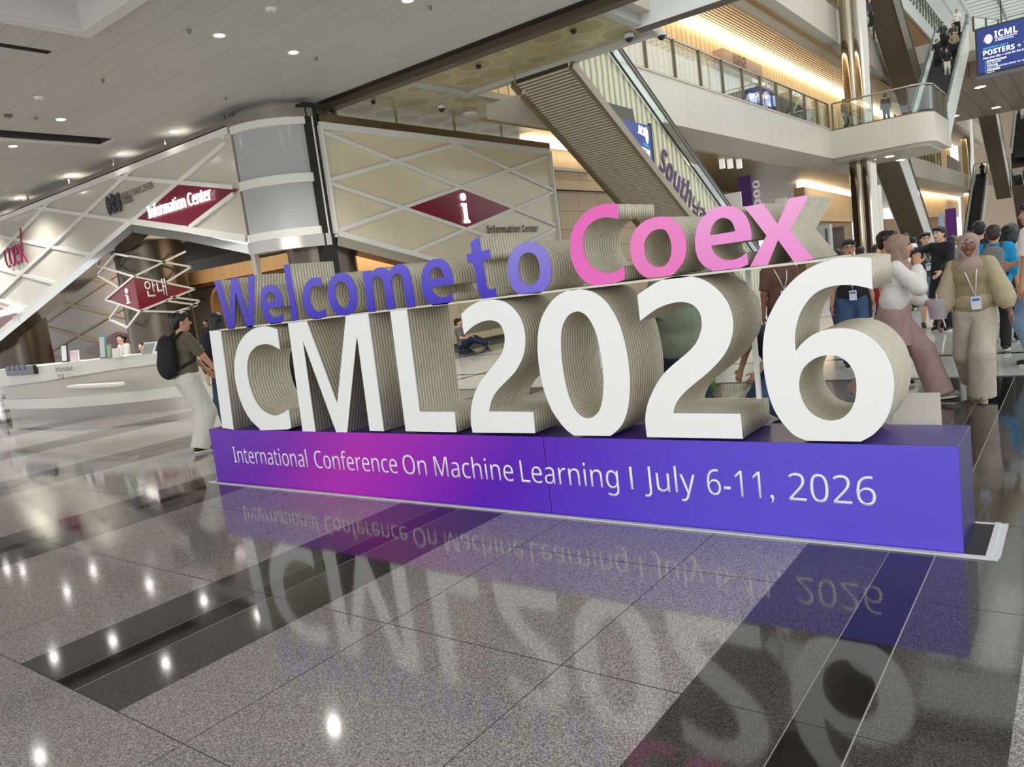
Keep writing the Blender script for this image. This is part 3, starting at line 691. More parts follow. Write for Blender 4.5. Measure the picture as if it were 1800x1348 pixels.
for (x0, x1, z0, z1) in ((-.12, .14, -.42, -.36), (-.05, .07, -.36, .03), (-.12, .07, .0, .06)): i_.box(ci+x0*.8, ci+x1*.8, c0.y-.03, c0.y, zm+z0*hh*1.1, zm+z1*hh*1.1)
i_.prism([(ci+.01+.08*math.cos(2*PI*k/12), c0.y-.03, zm+.27*hh+.075*math.sin(2*PI*k/12)) for k in range(12)], (0, .03, 0))
i_.build('information_mark', M_FACE, sg)

# ------------------------------------------------------------ inside of the information centre
M_TAN = mat('tan_bar', rgb(206, 188, 152), .5)
iw = MB(); iw.box(-48, -27.7, 16.2, 16.4, 0, 5.0); 
struct(iw.build('wall_back_left', mat('pale_lilac_panel', rgb(206, 196, 192), .45)))
p = MB()
rect = [(-48, .1), (-27.75, .1), (-27.75, 4.95), (-48, 4.95)]
for k in range(-4, 5):
    for sgn in (1, -1):
        x0 = -33.5+7.4*k
        for (q, r) in clipseg((x0-30, 2.4-sgn*30*.19), (x0+30, 2.4+sgn*30*.19), rect): p.bar((q[0], 16.17+.006*sgn, q[1]), (r[0], 16.17+.006*sgn, r[1]), .06, .13)
struct(p.build('trim_4', M_TAN))
tag(diamond((-33.3, 16.1, 1.0), 3.4, .62, 'y', M_RED, 'maroon_wall_diamond', None), 'maroon diamond panel low on the back wall behind the counter', 'wall panel')
struct(MB().box(-48, -13.8, 11.0, 24, 5.0, 5.1).build('ceiling_counter', mat('soffit_grey', rgb(176, 172, 164), .6)))
struct(MB().box(-60, -14.3, 24, 24.2, 0, 5.1).build('wall_back_right', mat('warm_grey_wall', rgb(172, 168, 158), .5)))
M_WOOD = mat('light_wood', rgb(206, 164, 108), .4, noise=.08, nscale=3)
# lit shop booth with a rounded wooden portal
bt = thing('shop_booth', (-21.5, 17.5, 0), 'wooden shop booth with rounded portal and small spotlights behind the counter', 'booth')
a = at(300, 505, 'y', 17); b = at(452, 470, 'y', 17)
MB().box(-31, -18.6, 17, 19.5, 3.05, 3.55).build('wood_header', M_WOOD, bt)
MB().box(-31, -18.6, 17.15, 19.5, 2.95, 3.05).build('spot_rail', mat('brown_wood', rgb(150, 98, 52), .45), bt)
rp = MB(); pa = [(x, z) for x, z in ([(-27.5, 0), (-27.5, 2.1)]+[(-26.8+.7*math.cos(math.radians(180-9*k)), 2.1+.7*math.sin(math.radians(9*k))) for k in range(1, 11)]+[(-23.4+.7*math.cos(math.radians(90-9*k)), 2.1+.7*math.sin(math.radians(90-9*k))) for k in range(0, 11)]+[(-22.7, 0)])]
for q, r in zip(pa[:-1], pa[1:]): rp.bar((q[0], 17.6, q[1]), (r[0], 17.6, r[1]), .9, .14, (0, 0, 1))
rp.build('rounded_portal', mat('portal_wood', rgb(176, 130, 88), .4), bt)
MB().box(-31, -22.9, 18.4, 18.5, 0, 2.95).build('back_wall', mat('white_booth_wall', rgb(232, 224, 204), .6), bt)
q = at(328, 533, 'y', 18.38)
text(ms('Two Paper Pop'), (q.x, 18.39, q.z), (1, 0, 0), (0, 0, 1), .12, M_MAG, bt, width=1.5)
sh = MB()
for z in (.95, 1.45, 1.95): sh.box(-27.1, -23.4, 18.05, 18.4, z, z+.04)
sh.build('shelf_boards', M_WOOD, bt)
for k in range(5):
    px = (328, 352, 379, 406, 435)[k]; py = (499, 495, 490, 485, 480)[k]
    q = at(px, py, 'y', 17.1)
    l = thing('spotlight', (q.x, q.y, q.z), 'small round spotlight on the wooden header, number %s from the left' % ('one', 'two', 'three', 'four', 'five')[k], 'spotlight', 'booth spotlights')
    MB().ball(q, .075, 10).build('lamp', mat('warm_lamp', (1, 1, 1, 1), .5, emit=(1, .92, .78, 1), estr=30), l, True)
    MB().tube([q, q+Vector((0, .12, .08))], .02, 6).build('arm', M_DARK, l)
spot('booth_light', (-25, 17.3, 2.9), 220, 2.6, .8, (1, .86, .66))
area('counter_light', (-26, 13.5, 4.9), (0, 0, 0), 16, 3, 420, (1, .93, .84))
random.seed(3)
for k in range(12):
    x = -26.9+.27*k+.05*random.random(); z = (1.49, 1.99)[k % 2]
    c_ = random.choice([rgb(220, 190, 130), rgb(235, 225, 200), rgb(200, 160, 110), rgb(180, 140, 90)])
    tag(MB().box(x, x+.2, 18.1, 18.3, z, z+.16+.12*random.random()).build('shelf_box', mat('box_%d' % (k % 4), [rgb(220, 190, 130), rgb(235, 225, 200), rgb(200, 160, 110), rgb(180, 140, 90)][k % 4], .6)), 'small packaged box on the booth shelves behind the counter', 'box', 'boxes on the booth shelves')

# ------------------------------------------------------------ counter
M_CTOP = mat('white_solid_surface', rgb(222, 219, 210), .3)
plan = [(-18.3, 6.3), (-17.2, 6.29), (-16.2, 6.3), (-15.5, 6.37), (-14.9, 6.5), (-14.3, 6.68), (-13.7, 6.95), (-13.2, 7.3), (-12.7, 7.75), (-12.2, 8.2), (-11.5, 8.9), (-10.9, 9.6)]
def offs(pl, d):
    out = []
    for i, q in enumerate(pl):
        a = Vector(pl[max(i-1, 0)]); b = Vector(pl[min(i+1, len(pl)-1)]); t = (b-a).normalized()
        out.append(Vector(q)+Vector((-t.y, t.x))*d)
    return out
def wallband(mb, pl, z0f, z1f, d0, d1, m=0):
    """curved band between two offsets of the plan; heights may vary along it"""
    A = offs(pl, d0); B = offs(pl, d1); n = len(pl)
    vs = []
    for i in range(n):
        t = i/(n-1); z0 = z0f(t) if callable(z0f) else z0f; z1 = z1f(t) if callable(z1f) else z1f
        vs += [(A[i].x, A[i].y, z0), (B[i].x, B[i].y, z0), (B[i].x, B[i].y, z1), (A[i].x, A[i].y, z1)]
    fs = []
    for i in range(n-1):
        for k in range(4): fs.append((4*i+k, 4*i+(k+1) % 4, 4*i+4+(k+1) % 4, 4*i+4+k))
    fs += [(0, 1, 2, 3), tuple(4*(n-1)+k for k in (3, 2, 1, 0))]
    return mb.add(vs, fs, m)
ct = thing('information_counter', (-15.5, 6.9, 0), 'long curved white information counter on a polished steel kick base', 'counter')
wallband(MB(), plan, lambda t: .70+.16*min(1, t*2), lambda t: 1.06+.02*t, -.12, .55).build('counter_top', M_CTOP, ct, True)
wallband(MB(), plan, .42, lambda t: .70+.16*min(1, t*2), .0, .5).build('front_panel', mat('counter_front', rgb(206, 200, 188), .35), ct, True)
wallband(MB(), plan, .22, .42, -.06, .5).build('lower_panel', M_CTOP, ct, True)
wallband(MB(), plan, 0, .22, .02, .5).build('steel_kick', mat('kick_steel', rgb(150, 144, 136), .3, 1), ct, True)
hp = MB(); q = at(123, 673, 'y', 6.24); r = at(207, 674, 'y', 6.3)
hp.obox((q.x+1.0, 6.22, .63), (.9, .0, 0), (0, .1, 0), (0, 0, .035)); hp.build('bag_ledge', M_CTOP, ct, bevel=.02)
q = at(95, 651, 'y', 6.17)
text(ms('Information'), (q.x+.05, 6.175, q.z-.03), (1, 0, .0), (0, 0, 1), .085, M_INKD, ct, width=.72)
text('안내', (q.x+.09, 6.175, q.z-.17), (1, 0, 0), (0, 0, 1), .085, M_INKD, ct, width=.24)
a = at(19, 662, 'y', 6.17); b = at(64, 641, 'y', 6.17)
dp = tag(MB().box(a.x, b.x, 6.1, 6.165, a.z+.02, b.z).build('dark_display', mat('screen_dark', rgb(34, 30, 44), .2)), 'small dark display hung on the left end of the white counter', 'display')
for k in range(4): MB().box(a.x+.08+.25*k, a.x+.2+.25*k, 6.09, 6.1, a.z+.12, a.z+.22).build('pale_icon', mat('pale_icon', rgb(120, 116, 150), .5), dp)
# things on the counter
def sign_holder(px, py, w, h, lab, cols, tilt=.12):
    q = at(px, py, 'y', 6.5); x, y, z = q.x, q.y, 1.075
    t = thing('sign_holder', (x, y, z), lab, 'leaflet stand')
    MB().obox((x, y, z+h/2), (w/2, 0, 0), (0, .01, 0), (0, tilt*h/2, h/2)).build('acrylic_sheet', cols[0], t)
    MB().obox((x, y-.014, z+h/2), (w*.42, 0, 0), (0, .003, 0), (0, tilt*h*.42, h*.42)).build('printed_insert', cols[1], t)
    MB().box(x-w/2, x+w/2, y-.03, y+.09, z, z+.012).build('foot', cols[0], t)
Mw = mat('paper_white', rgb(232, 230, 228), .6); Mbk = mat('frame_black', rgb(40, 38, 44), .5)
sign_holder(117, 636, .24, .34, 'small white notice in a thin black frame on the counter', (Mbk, Mw))
sign_holder(133, 634, .34, .2, 'low pale leaflet with a pink heading on the counter', (Mw, mat('pinkish', rgb(222, 196, 206), .6)))
sign_holder(185, 629, .22, .42, 'tall teal and white brochure rack on the counter', (mat('teal', rgb(74, 152, 150), .5), mat('brochure', rgb(208, 206, 206), .6)))
sign_holder(195, 628, .15, .24, 'small green brochure stand beside the teal one', (mat('olive_green', rgb(126, 138, 100), .5), mat('leaf', rgb(170, 176, 150), .6)))
sign_holder(207, 629, .3, .16, 'low white leaflet card beside the seated attendant', (Mw, Mw))
sign_holder(263, 620, .4, .2, 'slanted white board with a dark building drawing on the counter', (Mw, mat('drawing', rgb(150, 148, 144), .6)), .5)
# ------------------------------------------------------------ atrium
XF = -9.8
M_FASC = mat('cream_fascia', rgb(196, 187, 172), .28, ior=1.5, noise=.03, nscale=.6)
M_FASC2 = mat('grey_cream_strip', rgb(186, 178, 164), .4)
M_BRZ = NT('bronze_pattern_ceiling')
_c = M_BRZ.coord('Object')
_v = M_BRZ.node('ShaderNodeTexVoronoi', feature='SMOOTH_F1'); _v.inputs['Scale'].default_value = 1.1; _v.inputs['Randomness'].default_value = .35; _v.inputs['Smoothness'].default_value = .15; M_BRZ.link(_c, _v.inputs['Vector'])
M_BRZ.link(M_BRZ.ramp(_v.outputs['Distance'], [(.3, rgb(172, 162, 120)), (.48, rgb(178, 168, 128)), (.52, rgb(206, 198, 162)), (.6, rgb(190, 181, 142))]), M_BRZ.p.inputs['Base Color'])
M_BRZ.p.inputs['Metallic'].default_value = .55; M_BRZ.p.inputs['Roughness'].default_value = .3; M_BRZ.bump(_v.outputs['Distance'], .35, .05)
M_BRZ = M_BRZ.m
k_ = NT('ribbed_bronze_ceiling'); _c = k_.coord('Object')
_w = k_.node('ShaderNodeTexWave', wave_type='BANDS', bands_direction='X'); _w.inputs['Scale'].default_value = 1.6; _w.inputs['Distortion'].default_value = .4; k_.link(_c, _w.inputs['Vector'])
k_.link(k_.ramp(_w.outputs['Fac'], [(0, rgb(138, 114, 76)), (1, rgb(186, 160, 114))]), k_.p.inputs['Base Color']); k_.p.inputs['Metallic'].default_value = .35; k_.p.inputs['Roughness'].default_value = .35; k_.bump(_w.outputs['Fac'], .8, .05)
M_RIB = k_.m
def tiles(name, c1, c2, mortar, w, h, rot=(0, 0, 0), rough=.4, ms_=.012):
    k = NT(name); co = k.coord('Object', rot=rot)
    b = k.node('ShaderNodeTexBrick'); k.link(co, b.inputs['Vector']); b.offset = 0
    b.inputs['Scale'].default_value = 1; b.inputs['Brick Width'].default_value = w; b.inputs['Row Height'].default_value = h; b.inputs['Mortar Size'].default_value = ms_
    b.inputs['Color1'].default_value = c1; b.inputs['Color2'].default_value = c2; b.inputs['Mortar'].default_value = mortar
    k.link(b.outputs[0], k.p.inputs['Base Color']); k.p.inputs['Roughness'].default_value = rough
    return k.m
RX = (PI/2, 0, PI/2)
def tiles_yz(name, c1, c2, mortar, w, h, rough=.4, ms_=.012):
    """tiles on a wall whose plane is x = const: (y, z) become the brick's x and y"""
    k = NT(name); c = k.node('ShaderNodeTexCoord'); s = k.node('ShaderNodeSeparateXYZ'); k.link(c.outputs['Object'], s.inputs[0])
    m = k.node('ShaderNodeCombineXYZ'); k.link(s.outputs[1], m.inputs[0]); k.link(s.outputs[2], m.inputs[1])
    b = k.node('ShaderNodeTexBrick'); k.link(m.outputs[0], b.inputs['Vector']); b.offset = 0
    b.inputs['Scale'].default_value = 1; b.inputs['Brick Width'].default_value = w; b.inputs['Row Height'].default_value = h; b.inputs['Mortar Size'].default_value = ms_
    b.inputs['Color1'].default_value = c1; b.inputs['Color2'].default_value = c2; b.inputs['Mortar'].default_value = mortar
    k.link(b.outputs[0], k.p.inputs['Base Color']); k.p.inputs['Roughness'].default_value = rough
    return k.m
M_TILE = tiles_yz('cream_wall_tile', rgb(214, 198, 160), rgb(208, 190, 152), rgb(150, 130, 96), 1.2, .62)
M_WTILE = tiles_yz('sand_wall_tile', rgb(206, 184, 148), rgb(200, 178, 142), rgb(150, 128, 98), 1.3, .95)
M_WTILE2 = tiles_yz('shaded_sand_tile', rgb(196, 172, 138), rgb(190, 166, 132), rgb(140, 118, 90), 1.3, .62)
M_FPAN = tiles_yz('fascia_panels', rgb(200, 192, 178), rgb(196, 188, 174), rgb(168, 160, 146), 2.6, 20, .28)
M_SLAT = tiles_yz('warm_slat_wall', rgb(222, 196, 146), rgb(214, 186, 136), rgb(150, 118, 72), .5, 40, .45, .035)
M_COVE = mat('cove_light', (1, 1, 1, 1), .5, emit=(1, .84, .6, 1), estr=3.6)
k_ = NT('balustrade_glass'); _o = k_.n['Material Output']; _t = k_.node('ShaderNodeBsdfTransparent'); _t.inputs[0].default_value = (.92, .96, .94, 1)
_g = k_.node('ShaderNodeBsdfGlossy'); _g.inputs['Roughness'].default_value = .02; _g.inputs[0].default_value = (.9, .95, .93, 1)
_lw = k_.node('ShaderNodeLayerWeight'); _f = k_.node('ShaderNodeMath', operation='POWER'); _f.inputs[1].default_value = 2.5; k_.link(_lw.outputs['Facing'], _f.inputs[0]); _f2 = k_.node('ShaderNodeMath', operation='MULTIPLY_ADD'); _f2.inputs[1].default_value = .55; _f2.inputs[2].default_value = .07; k_.link(_f.outputs[0], _f2.inputs[0]); _f = _f2; _m = k_.node('ShaderNodeMixShader'); k_.link(_f.outputs[0], _m.inputs[0]); k_.link(_t.outputs[0], _m.inputs[1]); k_.link(_g.outputs[0], _m.inputs[2]); k_.link(_m.outputs[0], _o.inputs[0])
M_GLASS = k_.m
M_RAIL = mat('steel_rail', rgb(176, 172, 160), .25, 1)
M_POSTB = mat('bronze_post', rgb(112, 100, 84), .35, .7)
M_BROWN = mat('brown_underside', rgb(96, 82, 68), .5, noise=.05, nscale=2)
M_PALE = mat('pale_side_panel', rgb(218, 221, 215), .3, noise=.04, nscale=1)

# wall beside the information centre and the lit wall behind it
struct(MB().box(-13.75, -13.45, 12.2, 20.6, .12, 1.85).build('wall_kiosk', M_TILE, origin=(0, 0, 0)))
struct(MB().box(-13.76, -13.42, 12.2, 20.6, 0, .12).build('baseboard_kiosk', mat('dark_skirting', rgb(50, 44, 40), .4)))
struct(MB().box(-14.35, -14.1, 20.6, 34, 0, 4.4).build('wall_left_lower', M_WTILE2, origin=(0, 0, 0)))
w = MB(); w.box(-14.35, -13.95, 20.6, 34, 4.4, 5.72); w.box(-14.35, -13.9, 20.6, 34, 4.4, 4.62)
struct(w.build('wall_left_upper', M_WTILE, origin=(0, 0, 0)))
struct(MB().box(-14.3, -13.98, 20.6, 34, 5.74, 5.92).build('trim_5', M_COVE))
area('cove_wash', (-13.5, 27, 5.6), (0, math.radians(60), 0), .3, 12, 34, (1, .82, .56))
# peach lit interior seen under the side canopy
struct(MB().box(-15.9, -15.7, 12.8, 20.5, 1.2, 3.3).build('wall_peach', mat('peach_wall', rgb(236, 196, 146), .5)))
area('peach_wash', (-14.6, 15.5, 3.6), (0, math.radians(60), 0), .5, 6, 70, (1, .82, .6))

# bronze ceiling over the kiosk side and the strip in front of it
bz = MB()
bz.box(-16, -11.32, 12.3, 34, 5.95, 6.1); bz.box(-11.28, -6.62, 12.3, 14.3, 5.95, 6.1)
struct(bz.build('ceiling_bronze', M_BRZ, origin=(0, 0, 0)))
tr = MB(); tr.box(-11.4, -6.5, 14.3, 14.5, 5.86, 6.9); tr.box(-11.4, -11.2, 12.3, 30, 5.9, 6.02); tr.box(-6.66, -6.5, 12.3, 14.3, 5.9, 6.1)
struct(tr.build('trim_6', M_TRIMGREY))
# bulkhead hanging over the gap: white front with a dark foot
BX = -6.62
struct(MB().box(BX, 9, 13.72, 13.95, 5.87, 10).build('wall_bulkhead', mat('bulkhead_white', rgb(232, 235, 231), .4)))
struct(MB().box(BX, 9, 13.71, 13.95, 5.84, 5.87).build('trim_7', mat('bulkhead_foot', rgb(84, 70, 62), .4)))
struct(MB().box(-6.5, -6.3, 12.0, 13.9, 6.1, 7.4).build('trim_8', M_FASC))
# level 2 slab: fascia, lip, ribbed soffit
YB = 40.4
f = MB(); f.box(XF-.25, XF, 14.5, YB, 5.6, 6.95); f.box(XF-.25, XF, 47, 112, 5.6, 6.95)
struct(f.build('wall_fascia_lower', M_FPAN, origin=(0, 0, 0)))
f = MB(); f.prism([(XF-.02, 14.5, 5.6), (XF-.9, 14.5, 5.28), (XF-1.1, 14.5, 5.28), (XF-1.1, 14.5, 5.6)], (0, 97, 0)); f.box(XF-.1, XF+.03, 14.5, YB, 6.95, 7.0)
struct(f.build('trim_9', M_FASC2))
so = MB(); so.box(-22, XF-1.0, 14.6, 112, 5.34, 5.5)
so_ = so
so = MB(); so.poly([(XF-1.0, 14.6, 5.36), (XF-1.0, 112, 5.36), (-22, 112, 5.36), (-22, 34, 5.36), (-13.9, 34, 5.36), (-11.3, 26, 5.36), (-11.3, 14.6, 5.36)])
struct(so.build('ceiling_soffit', M_RIB, origin=(0, 0, 0)))
struct(MB().box(-22, XF-.25, 34, 112, 6.7, 6.9).build('floor_level2', mat('pale_floor', rgb(190, 184, 172), .2)))
# dark recess and lit band of the far ground floor wall
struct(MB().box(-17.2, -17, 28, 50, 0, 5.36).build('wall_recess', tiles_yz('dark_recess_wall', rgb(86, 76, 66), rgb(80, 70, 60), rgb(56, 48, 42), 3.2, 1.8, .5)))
def ang_band(p1, p2, ya, yb, h0, h1, dep, name, m):
    a = at(*p1, 'y', ya); b = at(*p2, 'y', yb)
    return MB().prism([(a.x, ya, a.z+h0), (b.x, yb, a.z+h0), (b.x, yb, a.z+h1), (a.x, ya, a.z+h1)], (-dep, 0, 0)).build(name, m)
A = at(1413, 322, 'y', 47); B = at(1556, 345, 'y', 64)
ZC = A.z
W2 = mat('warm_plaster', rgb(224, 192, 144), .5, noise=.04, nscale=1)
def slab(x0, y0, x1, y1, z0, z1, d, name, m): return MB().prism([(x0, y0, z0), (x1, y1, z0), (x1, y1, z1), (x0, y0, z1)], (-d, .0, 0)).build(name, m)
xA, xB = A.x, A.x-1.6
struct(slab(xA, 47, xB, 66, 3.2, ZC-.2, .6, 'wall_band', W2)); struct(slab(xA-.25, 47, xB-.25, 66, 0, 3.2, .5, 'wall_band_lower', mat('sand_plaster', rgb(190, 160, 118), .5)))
struct(slab(xA+.06, 47, xB+.06, 66, 3.05, 3.3, .3, 'trim_10', mat('band_lip', rgb(232, 206, 164), .5)))
struct(slab(xA-.02, 47, xB-.02, 66, ZC-.2, ZC+.1, .4, 'trim_11', M_COVE))
area('band_wash', (xA+.7, 56, ZC-.1), (0, math.radians(60), 0), .3, 16, 60, (1, .82, .56))
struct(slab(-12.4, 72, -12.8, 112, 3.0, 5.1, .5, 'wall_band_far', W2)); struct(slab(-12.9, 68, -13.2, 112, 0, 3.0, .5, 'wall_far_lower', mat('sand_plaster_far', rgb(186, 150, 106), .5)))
struct(slab(-12.3, 72, -12.6, 112, 5.1, 5.34, .4, 'trim_12', M_COVE))
area('far_wash', (-11.6, 88, 5.0), (0, math.radians(60), 0), .3, 26, 110, (1, .8, .54))
# level 2 back wall with cove light, level 3 slab
w = MB(); w.poly([(-13.4, 15, 6.9), (-13.4, 112, 6.9), (-13.4, 112, 11.5), (-13.4, 15, 11.5)]); struct(w.build('wall_level2', M_SLAT, origin=(0, 0, 0)))
struct(MB().box(-13.4, -13.1, 15, 112, 11.45, 11.72).build('trim_13', M_COVE))
area('level2_wash', (-12.3, 38, 11.1), (0, math.radians(48), 0), .3, 44, 130, (1, .84, .6))
s3 = MB(); s3.poly([(XF-.2, 15, 11.1), (XF-.2, 112, 11.1), (-13.3, 112, 11.8), (-13.3, 15, 11.8)]); struct(s3.build('ceiling_level2', M_RIB, origin=(0, 0, 0)))
f = MB(); f.box(XF-.25, XF, 15.2, 112, 11.45, 13.1); struct(f.build('wall_fascia_upper', M_FPAN, origin=(0, 0, 0)))
f = MB(); f.prism([(XF-.02, 15.2, 11.45), (XF-.8, 15.2, 11.05), (XF-1.0, 15.2, 11.05), (XF-1.0, 15.2, 11.45)], (0, 97, 0)); struct(f.build('trim_14', M_FASC2))
w = MB(); w.poly([(-13, 30, 13), (-13, 112, 13), (-13, 112, 17), (-13, 30, 17)]); struct(w.build('wall_level3', M_SLAT, origin=(0, 0, 0)))
area('level3_wash', (-11.9, 55, 16.4), (0, math.radians(50), 0), .3, 44, 200, (1, .84, .58))
s3 = MB(); s3.poly([(XF-.2, 30, 16.9), (XF-.2, 112, 16.9), (-13.3, 112, 17.2), (-13.3, 30, 17.2)]); struct(s3.build('ceiling_level3', M_RIB, origin=(0, 0, 0)))
struct(MB().box(XF-.6, XF, 30, 120, 17.0, 25).build('wall_upper', mat('upper_white', rgb(206, 212, 204), .5)))
struct(MB().box(XF-.02, XF+.25, 30, 120, 24.0, 24.4).build('trim_15', M_WHITE)); struct(MB().box(XF-.02, XF+.1, 30, 120, 21.6, 21.75).build('trim_16', M_WHITE))
wi = MB()
struct(MB().box(-14, 16, 125, 125.3, 0, 25).build('wall_far', mat('far_wall', rgb(150, 134, 112), .6)))
# glass roof
rf = MB()
for k in range(62): rf.box(-9.8, 16, 28+1.6*k, 28.75+1.6*k, 24.3, 24.5)
for k in range(9): rf.box(-9.8+3*k-.12, -9.8+3*k+.12, 28, 125, 24.05, 24.3, 1)
struct(rf.build('ceiling_roof', [mat('roof_slat', rgb(216, 220, 212), .5), mat('roof_rib', rgb(150, 152, 146), .5)]))

# ------------------------------------------------------------ glass balustrades
def balustrade(name, pts, z, label, cat='balustrade', group=None, h=1.13, gap=2.03, rail=True, plinth=.05, glass=True, z1=None):
    """straight or bent glass balustrade along the ground points pts at height z"""
    P = [Vector((x, y, z)) for x, y in pts]
    t = thing(name, P[0], label, cat, group)
    g = MB(); r = MB()
    for a, b in zip(P[:-1], P[1:]): g.bar(a+Vector((0, 0, plinth+h/2-.03)), b+Vector((0, 0, plinth+h/2-.03)), .02, h-.1)
    g.build('glass_pane', M_GLASS, t)
    r.tube([p+Vector((0, 0, h+plinth)) for p in P], .04, 8); r.build('handrail', M_RAIL, t, True)
    n = 0
    for i, (a, b) in enumerate(zip(P[:-1], P[1:])):
        L = (b-a).length; k = max(1, round(L/gap))
        if L < .6: continue
        for j in range(k+1):
            q = a+(b-a)*j/k; d = (b-a).normalized()
            MB().obox(q+Vector((0, 0, (h+plinth)/2)), d*.035, Vector((-d.y, d.x, 0))*.05, (0, 0, (h+plinth)/2)).build('post', M_POSTB, t); n += 1
            if n > 60: return t
    return t
balustrade('glass_balustrade', [(XF-.08, 17.0), (XF-.08, YB)], 7.0, 'long glass balustrade with bronze posts along the level above the big fascia')
cx, cy, rr = -5.45-.9, YB+.9, .9
cor = [(cx+rr*math.sin(math.radians(a)), cy-rr*math.cos(math.radians(a))) for a in range(0, 91, 15)]
bal = thing('viewing_balcony', (-7.6, 43.5, 5.4), 'cream balcony with rounded corner projecting into the atrium above the crowd', 'balcony')
pl_ = [(XF, YB)]+cor+[(-5.45, 46.2), (XF, 46.2)]
MB().prism([(x, y, 5.6) for x, y in pl_], (0, 0, 1.3)).build('fascia', M_FASC, bal, True)
pin = [(XF, YB+.35)]+[(x-.3, y+.3) for x, y in cor]+[(-5.8, 46), (XF, 46)]
MB().prism([(x, y, 5.45) for x, y in pin], (0, 0, .15)).build('soffit', M_FASC2, bal)
MB().prism([(x, y, 6.9) for x, y in pl_], (0, 0, .06)).build('floor_edge', M_POSTB, bal)
balustrade('glass_balustrade', [(XF+.1, YB+.08)]+[(x-.05, y+.08) for x, y in cor]+[(-5.5, 45.2)], 6.96, 'curved glass balustrade around the rounded balcony', h=1.15, gap=2.2)
for px, py in ((1564, 275), (1583, 281)):
    q = at(px, py, 'z', 5.45); downlight(q.x, q.y, 5.44, 'round downlight under the rounded balcony, %s of two' % ('left' if px < 1570 else 'right'), 'balcony downlights', .2, 0)
balustrade('glass_balustrade', [(XF-.05, 47), (XF-.05, 76)], 6.95, 'glass balustrade of the far gallery beyond the balcony', gap=1.6)
balustrade('glass_balustrade', [(XF-.05, 34), (XF-.05, 62)], 13.1, 'upper gallery balustrade in front of the warm lit windows', gap=2.0, h=1.3)
b_ = balustrade('glass_balustrade', [(XF+.05, 58), (XF+.05, 84)], 18.0, 'white topmost balustrade high on the pale wall', gap=1.4, h=1.4)

# ------------------------------------------------------------ round mirror columns
M_MIRR = mat('mirror_column', rgb(196, 190, 178), .08, 1)
def mcol(px, py, y, r, z1, lab, ang=None):
    q = at(px, py, 'y', y)
    t = thing('mirror_column', (q.x, y, 0), lab, 'column', 'mirror columns of the atrium')
    MB().lathe([(r, 0), (r, z1)], (q.x, y, 0), 28).build('shaft', M_MIRR, t, True)
    MB().lathe([(r+.1, 0), (r+.1, .25), (r, .25)], (q.x, y, 0), 28).build('base_ring', M_STEEL, t, True)
    return t
t = thing('mirror_column', (-8.6, 42.4, 0), 'polished pair of round steel columns rising past the balcony', 'column', 'mirror columns of the atrium')
MB().lathe([(.34, 0), (.34, 5.44)], (-8.62, 42.4, 0), 28).lathe([(.34, 6.97), (.34, 24)], (-8.62, 42.4, 0), 28).build('shaft', M_MIRR, t, True)
MB().lathe([(.42, 0), (.42, 5.44)], (-9.18, 42.7, 0), 28).lathe([(.42, 6.97), (.42, 24)], (-9.18, 42.7, 0), 28).build('shaft', mat('bronze_mirror', rgb(170, 158, 140), .1, 1), t, True)
mcol(1701, 250, 99, .6, 24, 'far polished steel column left of the distant brown escalator')
mcol(1545, 395, 60, .32, 5.3, 'slim steel column left of the lower brown escalator')

